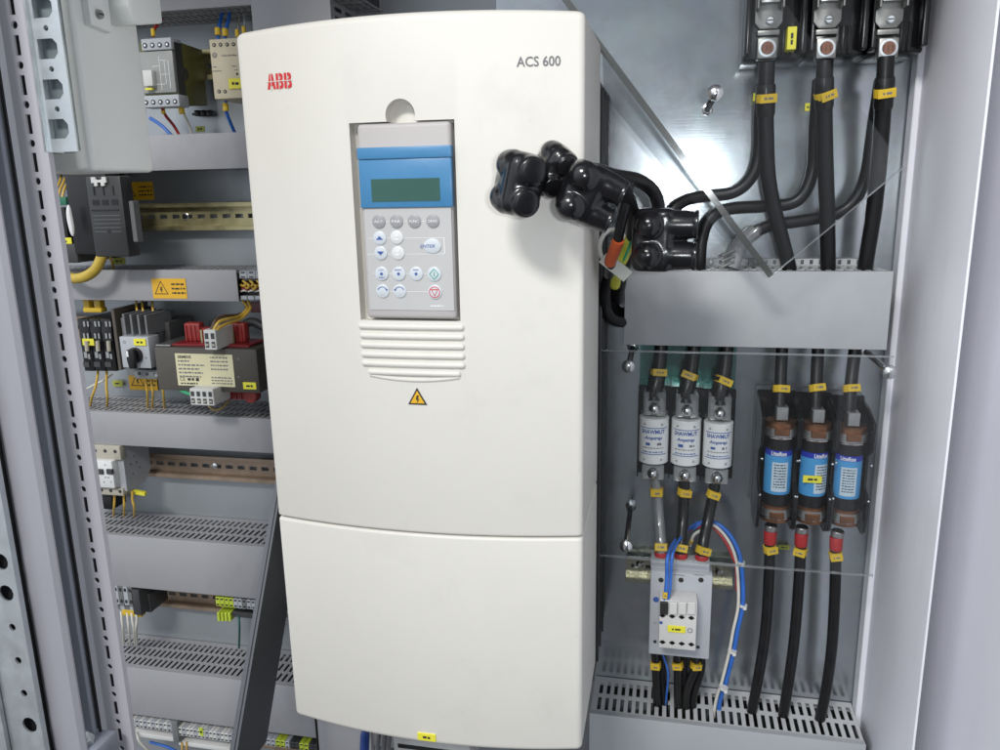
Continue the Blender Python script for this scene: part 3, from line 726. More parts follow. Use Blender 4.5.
# leaning dark steel bar on the left of the drive
XB = -.43
pt, pb = WX(289, 445, XB), WX(231, 790, XB)
mb = MB().mat(M('bar_dark_paint', (0.072, 0.075, 0.080), .42, 0, .12, 20, .1))
dirb = (pb - pt).normalized()
wv = Vector((0, .076, .0))
mb._add([pt, pb, pb + wv, pt + wv, pt + Vector((-.002, 0, 0)), pb + Vector((-.002, 0, 0)), pb + wv + Vector((-.002, 0, 0)), pt + wv + Vector((-.002, 0, 0))],
        [(0, 1, 2, 3), (7, 6, 5, 4), (0, 4, 5, 1), (2, 6, 7, 3), (0, 3, 7, 4), (1, 5, 6, 2)])
sb = thing('steel_bar', (XB, .72, pb.z), 'dark angle bar leaning at a slant in front of the left ducts', 'steel bar')
mb.build('bar_side', sb)
mb = MB().mat(M('bar_edge_paint', (0.17, 0.175, 0.19), .42, 0, .06, 20, .1))
fn = Vector((0, dirb.z, -dirb.y)) * -1
a = Vector((-.0085, 0, 0)); o_ = Vector((0, -.0015, 0)); q = Vector((0, .0012, 0))
mb._add([pt + o_, pb + o_, pb + a + o_, pt + a + o_, pt + q + o_, pb + q + o_, pb + a + q + o_, pt + a + q + o_],
        [(0, 1, 2, 3), (7, 6, 5, 4), (0, 4, 5, 1), (2, 6, 7, 3), (0, 3, 7, 4), (1, 5, 6, 2)])
bmesh.ops.recalc_face_normals(mb.bm, faces=mb.bm.faces[:])
mb.mat(INK); mb._add([pt + a * .42 + o_ * 1.3, pb + a * .42 + o_ * 1.3, pb + a * .30 + o_ * 1.3, pt + a * .30 + o_ * 1.3], [(0, 1, 2, 3)])
mb.build('bar_flange', sb)

# ================================================================== RIGHT HAND BAY
def cable(name, label, cat, pts, r, mat=CABLE, group=None, bands=(), parent=None, px=True, bandmat=YELLOW, rf=None, n=12):
    """pts: (u, v, depth) in the photo's pixels, or points; bands: positions (0..1) or (pos, length, mat)"""
    P = [W(*p) for p in pts] if px else [Vector(p) for p in pts]
    mb = MB().mat(mat); mb.tube(P, r, n, 8, rf)
    o = mb.build(name, parent, label=label, cat=cat, group=group)
    S = spline(P, 8); L = [0]
    for i in range(1, len(S)): L.append(L[-1] + (S[i] - S[i - 1]).length)
    for b in bands:
        b = b if isinstance(b, tuple) else (b, .0085, bandmat)
        tpos, ln, m = b[:3]; kind = b[3] if len(b) > 3 else 'wire_marker'
        d = tpos * L[-1]; i = max(1, next((j for j in range(len(L)) if L[j] >= d), len(L) - 1))
        p = S[i - 1].lerp(S[i], (d - L[i - 1]) / max(1e-6, L[i] - L[i - 1])); t = (S[i] - S[i - 1]).normalized()
        mb = MB().mat(m)
        if kind == 'wire_marker':
            rr = r * 1.14; tl = random.uniform(-.2, .2); t = (t + EX * tl).normalized()
            mb.lathe(p - t * ln / 2, t, [(0, rr * .98), (.0002, rr * 1.06), (ln - .0002, rr * 1.06), (ln, rr * .98)], 16)
            side = t.cross(Vector((0, -1, 0))).normalized(); fr = side.cross(t).normalized()
            if fr.y > 0: fr = -fr
            fr = (fr + side * random.uniform(-.4, .4)).normalized(); side = fr.cross(t).normalized() * -1
            mb.box(0, 0, 0, 0, 0, 0) if False else None
            c = p + fr * rr * 1.02
            mb.prism([(-r * 1.05, -ln / 2), (r * 1.05, -ln / 2), (r * 1.05, ln / 2), (-r * 1.05, ln / 2)], c, side, t, fr, r * .22, .0003, 1)
            mb.mat(INKG); mb.strokes(c + fr * (r * .22 + .0002), side, t, r * 1.1, ln * .28)
        else:
            mb.lathe(p - t * ln / 2, t, [(0, r * 1.12), (ln * .1, r * 1.2), (ln * .9, r * 1.16), (ln, r * 1.05)], 16)
        mb.build(kind, o)
    return o

# ---- terminal blocks at the top right
TY = .865
tb = thing('power_terminal_block', W(830, 62, .90), 'black three pole terminal block with clamp plates at the top right', 'terminal block')
mb = MB().mat(BLACKG)
for (u0, u1) in ((744, 806), (808, 866), (868, 925)):
    x0 = W(u0, 30, .89).x; x1 = W(u1, 30, .89).x; zb = W(780, 60, .89).z
    mb.box(x0, x1, .89, PW - .001, zb, CZ + .30, .003, 2)
    mb.box(x0, x0 + .006, .872, .892, zb + .004, CZ + .30, .0015, 2)
    mb.box(x1 - .007, x1 - .001, .872, .892, zb + .004, CZ + .30, .0015, 2)
    for q in range(3): mb.box(x1 - .016 - q * .005, x1 - .013 - q * .005, .884, .891, zb + .002, zb + .028)
mb.build('base', tb)
for i, (u, dv_) in enumerate(((771, 0), (830, -1), (892, -1))):
    mb = MB().mat(MATS.get('tin_lug') or M('tin_lug', (.22, .22, .21), .4, .85, .15, 60)); c = W(u, 40, TY)
    x0, x1, z0, z1 = rect(u - 15, -30, u + 13, 29 + dv_, TY)
    w2 = (x1 - x0) / 2; xc = (x0 + x1) / 2
    mb.prism([(-w2, .06), (-w2, -.004), (-w2 + .005, -.010), (w2 - .005, -.010), (w2, -.004), (w2, .06)], (xc, TY + .004, z0 + .010), EX, EZ, (0, 1, 0), -.004, .0008)
    mb.box(xc - w2 + .003, xc + w2 - .002, TY + .001, TY + .010, z0 - .0055, z0 - .0005, .0008)
    mb.box(xc - .0125, xc - .0105, TY - .016, TY - .0002, z0 + .016, z0 + .07, .0006); mb.box(xc + .0105, xc + .0125, TY - .016, TY - .0002, z0 + .016, z0 + .07, .0006)
    mb.mat(STEEL); mb.box(xc - .009, xc + .009, TY - .010, TY - .0002, z0 + .022, z0 + .07, .001)
    cp = mb.build('clamp_plate', tb)
    mb = MB(); screw(mb, (xc + .001, TY - .0002, z0 + .0075), .0042, GALV, INK, .003); mb.build('screw', cp)
    mb = MB().mat(M('tin_lug', (.22, .22, .21), .4, .85, .15, 60)); x0, x1, z0, z1 = rect(u - 14, 38, u + 6, 59, TY + .003); mb.box(x0, x1, TY, TY + .016, z0, z1, .0012)
    xc = (x0 + x1) / 2; zc = (z0 + z1) / 2
    mb.mat(GALV); mb.lathe((xc, TY + .0002, zc), (0, -1, 0), [(0, .0082), (.0008, .0082), (.0010, .0068)], 20)
    mb.mat(M('screw_copper', (.20, .10, .07), .45, .7, .25, 90)); mb.lathe((xc, TY - .0006, zc), (0, -1, 0), [(0, .0062), (.0009, .0058)], 18)
    mb.mat(INK)
    for a in range(3): mb.box(xc - .005 + a * .004, xc - .0045 + a * .004, TY - .0018, TY - .0014, zc - .003, zc + .003)
    mb.build('lug', tb)
p = W(792, 38, .868); mb = MB().mat(LABELY); mb.box(p.x - .0043, p.x + .0043, .868, .890, p.z - .0105, p.z + .0105, .0004, 1); mb.mat(INK); mb.strokes((p.x, .8678, p.z), EZ, -EX, .012, .0028); mb.build('yellow_label', tb)

# ---- thick cables from the terminals into the duct
def kpx(mm, Y): return mm
G1 = 'black power cables at the top right'
thick = [([(767, 62, .868), (766, 90, .872), (766, 130, .878), (770, 190, .888), (789, 268, .905), (792, 300, .91)], 'left thick black cable bending right as it drops into the duct', .19),
         ([(825, 60, .868), (824, 90, .872), (825, 150, .885), (827, 210, .895), (828, 268, .905), (828, 300, .91)], 'middle thick black cable hanging straight down into the duct', .17),
         ([(886, 56, .868), (884, 92, .872), (880, 150, .885), (874, 210, .895), (865, 268, .905), (862, 300, .91)], 'right thick black cable leaning left into the duct, nearest the side wall', .185)]
for pts, lb, mpos in thick:
    P = [W(*p) for p in pts]
    o = cable('power_cable', lb, 'cable', pts, .0079, CABLE, G1, [(mpos - .045, .030, SLEEVE, 'heat_shrink'), (.135 if mpos > .18 else .135, .0085, YELLOW)])
thin = [([(763, 84, .889), (760, 120, .900), (759, 152, .905), (752, 176, .905), (734, 192, .905), (704, 196, .905), (684, 201, .90), (672, 212, .895), (668, 232, .89), (667, 285, .91)], 'thinner black cable curving left from under the left terminal'),
        ([(819, 80, .889), (815, 130, .902), (813, 166, .91), (806, 190, .91), (792, 203, .91), (765, 206, .91), (728, 209, .905), (710, 219, .90), (702, 238, .90), (700, 262, .90), (700, 295, .91)], 'thinner black cable looping left from the middle terminal to the duct'),
        ([(881, 80, .889), (873, 130, .902), (866, 174, .915), (856, 198, .918), (838, 213, .918), (800, 221, .915), (772, 225, .912), (750, 235, .908), (737, 249, .90)], 'thinner black cable sweeping left from the right terminal to a clear clip')]
for pts, lb in thin: cable('power_cable', lb, 'cable', pts, .0066, CABLE, G1)
# yellow scraps seen beside the markers
for u, v, lb in ((757, 97, 'small yellow wire tag behind the left thick cable'), (809, 107, 'small yellow tag lying on the zinc beside the middle cable')):
    t = thing('wire_tag', W(u, v, .93), lb, 'wire tag'); tagplate(t, u, v, 8, 8, .93, 'tag_face')

# clear cable end clip
cc = thing('cable_clip', W(735, 255, .89), 'clear capped cable end with metal fingers lying behind the clear sheet', 'cable end')
mb = MB().mat(CLEARP); mb.tube([W(756, 230, .89), W(740, 245, .89), W(731, 268, .885)], .0085, 14); mb.build('sleeve', cc)
mb = MB().mat(M('tin_lug', (.22, .22, .21), .4, .85, .15, 60)); c = W(757, 230, .888)
a = (W(760, 226, .888) - W(738, 247, .888)).normalized()
mb.lathe(c - a * .008, a, [(0, .0045), (.002, .0058), (.010, .0058), (.013, .0035)], 14)
mb.mat(MIDGREY)
for q in range(3):
    d = Vector((0, 0, -.006 * q)); p0 = W(735, 250, .878) + d; mb.tube([p0, p0 + Vector((-.013, 0, -.006))], .0016, 8, 2)
mb.build('fingers', cc)

# ---- studs
def stud(u0, v0, u1, v1, label, Yf, r=.0032, nut=True):
    b = W(u0, v0, PW - .0005); f = W(u1, v1, Yf); f = Vector((b.x, Yf, b.z))
    t = thing('threaded_stud', b, label, 'stud', 'threaded studs on the mounting plate')
    mb = MB().mat(CHROME); L = PW - Yf; n = int(L / .0018)
    prof = [(0, r)]
    for i in range(n): prof += [(i * .0018 + .0004, r * .88), (i * .0018 + .0012, r * 1.02)]
    prof += [(L - .0002, r), (L, r * .8)]
    mb.lathe(b, (0, -1, 0), prof, 12); o = mb.build('rod', t)
    mb = MB().mat(CHROME); mb.lathe(b + Vector((0, -.0002, 0)), (0, -1, 0), [(0, r * 2.3), (.001, r * 2.3), (.0012, r * 1.9), (.006, r * 1.9), (.0065, r * 1.5)], 6 if nut else 16, False); mb.build('nut', t)
    mb = MB().mat(CHROME); mb.lathe(f, (0, -1, 0), [(0, r * 1.1), (.0005, r * 2.2), (.0035, r * 2.2), (.006, r * 1.4), (.0068, r * .4)], 14); mb.build('cap_nut', t)
stud(707, 110, 707, 92, 'bolt standing out of the bare zinc above the black cables', .78)
stud(633, 347, 632, 345, 'stud holding the clear sheet under the right duct, left end', .845)
stud(865, 351, 884, 350, 'stud near the side wall holding the clear sheet under the duct', .845)
stud(631, 506, 626, 545, 'stud at lower left of the clear sheet, left of the contactor', .835)

# ---- clear protective sheets
def sheet(t, pts, Y, th, label=None):
    mb = MB().mat(PLEXI); mb._add(pts, [tuple(range(len(pts)))]); mb.build('clear_panel', t)
def bar(mb, p, q, wd, th, nrm=Vector((0, -1, 0))):
    p = Vector(p); q = Vector(q); d = (q - p).normalized(); s = d.cross(nrm).normalized()
    mb.prism([(-wd / 2, -th / 2), (wd / 2, -th / 2), (wd / 2, th / 2), (-wd / 2, th / 2)], p, s, nrm, d, (q - p).length)
YP = .800
tip = W(771, 276, YP); ul = W(600, 46, YP); dd = (ul - tip).normalized(); ul2 = tip + dd * .40
ur = W(905, 166, YP); d2 = (ur - tip).normalized(); ur2 = tip + d2 * .147
t = thing('clear_sheet', tip, 'clear plastic sheet hanging askew, its corner touching the right duct', 'clear sheet', 'clear protective sheets')
far = ul2 + d2 * .147
mb = MB().mat(PLEXI); mb._add([tip, ur2, far, ul2], [(0, 1, 2, 3)]); mb.build('clear_panel', t)
mb = MB().mat(PLEXIE)
bar(mb, tip, ul2, .0060, .004); mb.build('sheet_edge', t)
mb = MB().mat(clear_mat('shadow_tint', (.72, .74, .75), .03, .10, .08)); mb._add([W(602, 48, YP + .002), W(768, 272, YP + .002), W(738, 255, .83), W(604, 96, .83)], [(0, 1, 2, 3)]); mb.build('shadow_strip', t)  # tinted strip standing in for the sheet's shadow on the zinc
mb = MB().mat(clear_mat('clear_sheet_edge_thin', (0.78, 0.80, 0.80), .04, .16, .15)); bar(mb, tip + d2 * .003, ur2, .0012, .003)
mb.build('sheet_edge', t)
Y2 = .838
t = thing('clear_sheet', W(745, 557, Y2), 'clear plastic sheet on studs covering the six fuses on the right', 'clear sheet', 'clear protective sheets')
a = W(604, 352, Y2); b = W(888, 355, Y2); c = W(877, 577, Y2); d = W(598, 556, Y2)
a.x = d.x = W(600, 450, Y2).x; b.x = c.x = W(884, 460, Y2).x
a.z = b.z = W(745, 353.5, Y2).z; c.z = d.z = W(745, 566, Y2).z
mb = MB().mat(PLEXI); mb._add([d, c, b, a], [(0, 1, 2, 3)]); mb.build('clear_panel', t)
mb = MB().mat(clear_mat('clear_sheet_edge_thin', (0.78, 0.80, 0.80), .04, .16, .15)); bar(mb, a, b, .0016, .003); mb.build('sheet_edge', t)
mb = MB().mat(MATS['clear_sheet_edge_thin']); bar(mb, d, c, .0018, .003); mb.build('sheet_edge', t)

# ---- white fuses
G2 = 'white cartridge fuses'; WY = .872
def white_fuse(u, v, label, hlabel):
    c = W(u, v, WY); k = MPP(u, v, WY); r = 15.2 * k; h = 24 * k
    cy = WY + r
    hd = thing('fuse_holder', (c.x, .94, c.z - .05), hlabel, 'fuse holder', 'black fuse holders behind the white fuses')
    mb = MB().mat(BLACKG); mb.box(c.x - .0185, c.x + .0183, .897, PW - .001, c.z - .046, c.z + .060, .001, 1)
    mb.box(c.x - .0185, c.x - .0170, .885, .928, c.z - .046, c.z + .055); mb.build('base', hd)
    for s, nm in ((1, 'top'), (-1, 'low')):
        z = c.z + s * (h + .012)
        mb = MB().mat(CLEARP if s > 0 else CLEARP); mb.box(c.x - .0125, c.x + .0125, cy - .009, cy + .030, z - .009, z + (.018 if s > 0 else .009), .001, 1); mb.build('clear_clip', hd)
    for s in (1, -1):
        mb = MB().mat(CHROME); z = c.z + s * (h + .012); mb.lathe((c.x, cy - .004, z), (0, -1, 0), [(0, .0066), (.008, .0066), (.0115, .0055), (.014, .003), (.0147, .0008)], 18); mb.box(c.x - .010, c.x + .010, cy - .002, cy + .001, z - .009, z + .009, .0005, 1); mb.build('screw', hd)
    mb = MB().mat(CLEARG)
    mb.box(c.x - .0183, c.x + .0181, .914, .916, c.z + .0605, c.z + .130); mb.build('green_sheet', hd)  # green tinted see-through sheet behind the cable
    t = thing('fuse', (c.x, cy, c.z - h), label, 'fuse', G2)
    mb = MB().mat(WHITE); mb.lathe((c.x, cy, c.z - h), (0, 0, 1), [(0, r * .95), (.0006, r), (2 * h - .0006, r), (2 * h, r * .95)], 28)
    mb.mat(STEEL)
    for s in (-1, 1):
        for a in (-.62, .55):
            z = c.z + s * h * .78; p = Vector((c.x + r * math.sin(a), cy - r * math.cos(a), z)); mb.ball(p, .0013, .0013, .0013, 8, 6)
    mb.build('body', t)
    wp = lambda a, b: Vector((c.x + (r + .0002) * math.sin(a / r - .04), cy - (r + .0002) * math.cos(a / r - .04), c.z + b))
    mb = MB().mat(INKB)
    for b0 in (.60, -.56): mb.quad(None, None, None, -r * .95, h * b0, r * 1.0, h * (b0 + .035), wp) if False else mb.quad(c, EX, EZ, -r * .95, h * b0, r, h * (b0 + .035), wp)
    bl = MB
    mb.text('SHAWMUT', c, EX, EZ, h * .19, r * 1.65, bold=.03, warp=lambda a, b: wp(a, b + h * .46))
    mb.text('Amptrap', c, EX, EZ, h * .20, r * 1.25, bold=.03, shear=.3, warp=lambda a, b: wp(a, b + h * .17))
    mb.strokes(c, EX, EZ, r * .35, h * .15, warp=lambda a, b: wp(a - r * .32, b - h * .08)); mb.mat(INKG); mb.strokes(c, EX, EZ, r * .35, h * .12, warp=lambda a, b: wp(a + r * .45, b - h * .08))
    mb.mat(INKG); mb.strokes(c, EX, EZ, r * 1.5, h * .05, warp=lambda a, b: wp(a, b - h * .26)); mb.mat(INKB); mb.strokes(c, EX, EZ, r * 1.5, h * .06, warp=lambda a, b: wp(a, b - h * .44))
    mb.build('fuse_print', t)
WF = ((653.5, 442, 'left', 'first'), (686, 444.5, 'middle', 'second'), (718.5, 446.5, 'right', 'third'))
white_fuse(653.5, 442.5, 'leftmost of the three white cartridge fuses, nearest the drive', 'fuse holder behind the leftmost white fuse')
white_fuse(686, 444.5, 'middle of the three white cartridge fuses', 'fuse holder behind the middle white fuse')
white_fuse(718.5, 447, 'rightmost white cartridge fuse, nearest the blue fuses', 'fuse holder behind the rightmost white fuse')
G3 = 'black cables above the white fuses'
for u0, u1, vm, ve, lb in ((661, 654, 372.5, 401, 'cable from the duct down to the leftmost white fuse'), (694, 686, 376, 403, 'cable from the duct down to the middle white fuse'), (727, 720, 380.5, 405, 'cable from the duct down to the rightmost white fuse')):
    cable('power_cable', lb, 'cable', [(u0 + 2, 325, .905), (u0, 348, .900), ((u0 + u1) / 2 + 1, 372, .893), (u1 + .5, 390, .888), (u1, ve, .884)], .0076, CABLE, G3, [(.80, .026, SLEEVE, 'heat_shrink'), ((vm - 325) / (ve - 325), .0080, YELLOW)])
G4 = 'cables between the white fuses and the contactor'
for pts, m, lb in (([(654, 474, .888), (657, 495, .888), (659, 520, .882), (661, 545, .866), (661, 564, .862)], CLEARP, 'clear sleeved cable from the leftmost white fuse to the contactor'),
               ([(684, 474, .888), (684, 495, .888), (683, 520, .882), (681, 545, .866), (681, 565, .862)], SLEEVE, 'glossy black cable from the middle white fuse to the contactor'),
               ([(716, 476, .888), (713, 495, .888), (708, 520, .882), (703, 545, .866), (701, 567, .862)], SLEEVE, 'glossy black cable slanting from the rightmost white fuse to the contactor')):
    o = cable('power_cable', lb, 'cable', pts, .0064, m, G4, [(.20, .0085, YELLOW), (.81, .0085, YELLOW), (.92, .012, RED, 'red_boot')])
    if m is CLEARP:
        mb = MB().mat(STEEL); mb.tube([W(*p) for p in pts], .0042, 10); mb.build('braid', o)

# ---- blue fuses
G5 = 'blue labelled cartridge fuses'; BY = .866
def blue_fuse(u, v, label, hlabel, dvv, tagged=False, turn=0.0):
    c = W(u, v, BY); k = MPP(u, v, BY); r = 13.6 * k; h = 56 * k; cy = BY + r + .002
    hd = thing('fuse_holder', (c.x, .93, c.z - h - .01), hlabel, 'fuse holder', 'black fuse holders behind the blue fuses')
    mb = MB().mat(BLACKG); W2 = .0215
    mb.box(c.x - W2, c.x + W2, .925, PW - .001, c.z - h - .004, c.z + h + .022, .0015, 1)
    for s in (-1, 1):
        prof = [(.93, -h - .012), (.880, -h - .012), (.872, -h - .007), (.866, -h * .80), (.866, -h * .42), (.885, -h * .25), (.885, h * .35), (.868, h * .55), (.866, h + .006), (.90, h + .016), (.93, h + .018)]
        mb.prism(prof, (c.x + s * (W2 - .0018) - .0016, 0, c.z), EY, EZ, EX, .0032, .0006, 1)
    mb.mat(CHROME)
    for s in (-1, 1):
        for zz in (-.42, .30): mb.ball((c.x + s * (W2 - .002), .865, c.z + zz * h), .0016, .0016, .0016, 8, 6)
    mb.build('base', hd)
    for s in (-1, 1):
        mb = MB().mat(STEEL); z0 = c.z + s * h * .80
        mb.lathe((c.x, cy, z0 - .0045), (0, 0, 1), [(0, r * 1.22), (.009, r * 1.22)], 24)
        if s > 0: mb.box(c.x - .0065, c.x + .0065, .872, .890, c.z + h + .001, c.z + h + .016, .001, 1)
        mb.mat(CHROME); mb.lathe((c.x, cy, z0 - .0062), (0, 0, 1), [(0, r * 1.24), (.0012, r * 1.24)], 24)
        mb.build('clip', hd)
    t = thing('fuse', (c.x, cy, c.z - h), label, 'fuse', G5)
    mb = MB().mat(BLACK); mb.lathe((c.x, cy, c.z - h * .98), (0, 0, 1), [(0, r), (h * 1.96, r)], 28); mb.build('body', t)
    for s in (-1, 1):
        mb = MB().mat(COPPER); zc = c.z + s * h * .83
        mb.lathe((c.x, cy, zc - h * .17), (0, 0, 1), [(0, r * 1.05), (.0008, r * 1.14), (h * .34 - .0008, r * 1.14), (h * .34, r * 1.05)], 28)
        mb.box(c.x - r * .55, c.x + r * .55, cy - r * 1.29, cy - r, zc - .004, zc + .004, .0008, 1)
        mb.build('end_cap', t)
    R = r + .0004
    wp = lambda a, b: Vector((c.x + R * math.sin(a / R), cy - R * math.cos(a / R), c.z + b))
    def band(m, a0, a1, b0, b1, off=0):
        q = 14; Rr = R + off; mb.mat(m)
        pts = [Vector((c.x + Rr * math.sin(a0 + (a1 - a0) * i / q), cy - Rr * math.cos(a0 + (a1 - a0) * i / q), c.z + b)) for b in (b0, b1) for i in range(q + 1)]
        mb._add(pts, [(i, i + 1, q + 2 + i, q + 1 + i) for i in range(q)], True)
    mb = MB(); band(FNAVY, -1.5, 1.5, h * .34, h * .45); band(FBLUE, -1.5, 1.5, -h * .42, h * .34); band(M('fuse_label_pale', (.50, .60, .68), .4, 0, .02), -.35 + turn, .85 + turn, -h * .36, h * .22, .0002)
    wq = lambda a, b: Vector((c.x + (R + .0004) * math.sin(a / R + turn), cy - (R + .0004) * math.cos(a / R + turn), c.z + b))
    mb.mat(INKW); mb.text('Littelfuse', c, EX, EZ, h * .085, r * 1.15, bold=.02, warp=lambda a, b: wq(a + r * .1, b + h * .395))
    mb.mat(INK)
    for j in range(9): mb.strokes(c, EX, EZ, r * .9, h * .025, warp=lambda a, b, j=j: wq(a + r * .25, b + h * (.17 - .055 * j)))
    mb.build('fuse_label', t)
    if tagged: tagplate(t, u - 3, v + 3, 19, 8, .8655)
blue_fuse(779.5, 474.5, 'leftmost blue labelled fuse with copper caps', 'black holder of the leftmost blue fuse', 0, False, -.2)
blue_fuse(815.5, 476.5, 'middle blue labelled fuse with a yellow tag stuck on', 'black holder of the middle blue fuse', 0, True, .3)
blue_fuse(850.5, 479.5, 'rightmost blue labelled fuse, beside the side wall', 'black holder of the rightmost blue fuse', 0, False, -.35)
G6 = 'black cables above the blue fuses'
for u0, u1, vm, ve, lb in ((782, 780, 389, 408, 'cable from the duct down to the leftmost blue fuse'), (818, 816, 388, 410, 'cable from the duct down to the middle blue fuse'), (855, 850, 388.5, 412, 'cable from the duct down to the rightmost blue fuse')):
    cable('power_cable', lb, 'cable', [(u0, 325, .905), (u0, 348, .902), ((u0 + u1) / 2, 370, .898), (u1, 395, .89), (u1 - .5, ve, .886)], .0066, CABLE, G6, [((vm - 325) / (ve - 325), .0080, YELLOW)])
G7 = 'black cables below the blue fuses'
for pts, lb in (([(771, 524, .888), (770, 540, .888), (769, 575, .888), (766, 625, .89), (760, 668, .895), (751, 716, .91), (748, 740, .912)], 'cable from the leftmost blue fuse down into the bottom duct'),
            ([(802, 526, .888), (801, 542, .888), (799, 580, .888), (795, 632, .89), (790, 672, .895), (782, 722, .91), (779, 745, .912)], 'cable from the middle blue fuse down into the bottom duct'),
            ([(838, 530, .888), (836, 545, .888), (835, 590, .888), (832, 645, .89), (826, 690, .90), (818, 728, .91), (815, 750, .912)], 'cable from the rightmost blue fuse down into the bottom duct')):
    cable('power_cable', lb, 'cable', pts, .0062, CABLE, G7, [(.014, .007, STEEL, 'lug'), (.052, .016, RED, 'red_boot'), (.099, .0085, YELLOW)])
t = thing('wire_tag', W(784, 547, .944), 'dull yellow tag on the zinc right of the leftmost red boot', 'wire tag'); tagplate(t, 784, 547.5, 12, 5, .944, 'tag_face', M('dull_label', (.36, .38, .05), .5))

# ---- contactor
CY = .848
ct = thing('contactor', W(680, 655, .90), 'light grey contactor with auxiliary block at the foot of the white fuses', 'contactor')
mb = MB().mat(LTGREY); pbox(mb, 649.5, 573, 711, 657, CY, .026, .0016, 2); pbox(mb, 652, 606, 709, 655, CY + .0262, .064, .0016, 2)
x0, x1, z0, z1 = rect(649.5, 563, 711, 573, CY); mb.box(x0 + .001, x1 - .001, CY + .006, CY + .024, z0, z1, .0012, 2)
for u in (661, 681, 701): 
    c = W(u, 580, CY); mb.mat(INK); mb.lathe((c.x, CY + .0004, c.z), (0, -1, 0), [(0, .0030), (.0007, .0030)], 12)
for u in (679, 699): c = W(u, 575, CY); mb.mat(INKG); mb.strokes((c.x, CY - .0002, c.z), EX, EZ, .012, .0014)
c = W(656, 599.5, CY); mb.mat(INKB); mb.lathe((c.x, CY + .0002, c.z), (0, -1, 0), [(0, .0034), (.0005, .0034)], 16)
c = W(655.5, 623, CY); mb.mat(INKG); mb.strokes((c.x, CY - .0002, c.z), EX, EZ, .004, .0012)
for u, v in ((655, 641.5), (698, 647)): c = W(u, v, CY); mb.mat(INK); mb.lathe((c.x, CY + .0002, c.z), (0, -1, 0), [(0, .0020), (.0007, .0020)], 10)
mb.build('housing', ct)
AY = .824
mb = MB().mat(LTGREY); mb.mats[0] = OFFWHITE; pbox(mb, 659, 601, 696.5, 649.5, AY, .0235, .0012, 2)
mb.build('auxiliary_block', ct)
aux = ct.children[-1]
mb = MB().mat(OFFWHITE)
for i in range(4):
    x0, x1, z0, z1 = rect(660 + 9.1 * i, 601, 668 + 9.1 * i, 613, AY); mb.mat(OFFWHITE if i else INK); mb.box(x0, x1, AY - .004, AY - .0002, z0, z1, .0006, 1)
mb.build('plunger', aux)
mb = MB().mat(INK)
for v, dz in ((615.5, 0), (642, 0)):
    for i in range(4):
        c = W(662.5 + 9.6 * i, v + .8 * i, AY); mb.box(c.x - .0032, c.x + .0032, AY - .0004, AY + .001, c.z - .0008, c.z + .0008)
        mb.lathe((c.x, AY + .0003, c.z), (0, -1, 0), [(0, .0024), (.0007, .0024)], 10)
mb.mat(INKG); c = W(690, 630.5, AY); outline_poly(mb, circ(0, 0, .0030, 14), c + Vector((0, -.0004, 0)), .3)
mb.mat(INKB); c = W(661, 622.5, AY); mb.poly(circ(0, 0, .002, 10), c + Vector((0, -.0004, 0)), EX, EZ)
mb.build('terminal_hole', aux)
tagplate(ct, 676.5, 629.5, 18, 7.5, AY - .0014)
# short cables below the contactor
G8 = 'short black cables under the contactor'
for u0, u1, lb in ((657, 660, 'left pair of short black cables under the contactor'), (679, 681, 'middle pair of short black cables under the contactor'), (696, 689, 'right pair of short black cables under the contactor')):
    o = cable('power_cable', lb, 'cable', [(u0 - 2, 650, .895), (u0 - 1, 668, .895), (u1 - 3, 695, .90), (u1 - 2, 745, .91)], .0054, SLEEVE, G8, [(.13, .0085, YELLOW)])
    mb = MB().mat(CABLE); mb.tube([W(u0 + 5, 650, .90), W(u0 + 5, 670, .90), W(u1 + 4, 700, .905), W(u1 + 5, 745, .91)], .0048, 12); mb.build('second_core', o)
cable('control_wire', 'thin blue violet wire beside the left short cables under the contactor', 'wire', [(663, 655, .885), (668, 672, .885), (667, 690, .895), (664, 720, .91)], .0012, WBLUE, 'thin control wires')

# ---- blue, red and white harness
cable('control_wire', 'blue wire pair dropping in front of the contactor to its auxiliary block', 'wire', [(690, 528, .90), (676, 540, .87), (668, 556, .838), (667, 576, .832), (666, 590, .828), (664, 601, .826)], .0022, WBLUE, 'thin control wires', [(.94, .007, YELLOW)])
cable('control_wire', 'second blue wire beside the blue pair at the auxiliary block', 'wire', [(698, 522, .905), (684, 533, .875), (673, 553, .838), (671, 576, .832), (670, 590, .828), (668, 600, .826)], .0016, WBLUE, 'thin control wires')
hz_ = [(690, 529, .90), (702, 522, .90), (716, 524, .895), (729, 536, .89), (738, 555, .885), (741, 580, .885), (741, 606, .885), (736, 630, .887), (732, 652, .89), (725, 680, .895), (718, 704, .905), (716, 740, .91)]
cable('control_wire', 'blue wire bundle curving down to the right of the contactor', 'wire', [(u + 1.5, v, y) for u, v, y in hz_], .0027, WBLUE, 'thin control wires')
cable('control_wire', 'white wire running along the blue bundle right of the contactor', 'wire', [(690, 546, .89), (694, 535, .885), (704, 529, .885)] + [(u - 3, v + 1, y - .004) for u, v, y in hz_[2:]], .0018, WWHITE, 'thin control wires', [(.02, .006, YELLOW)])
cable('control_wire', 'red wire arching over the contactor behind the white wire', 'wire', [(686, 532, .90), (698, 527, .90), (712, 527, .895)] + [(u - 4, v + 5, y - .004) for u, v, y in hz_[3:5]] + [(736, 566, .882), (737, 590, .884)], .0017, WRED, 'thin control wires')
zt = [(741, 563, 'top'), (743, 606, 'second'), (732.5, 652, 'third'), (724, 689, 'lowest')]
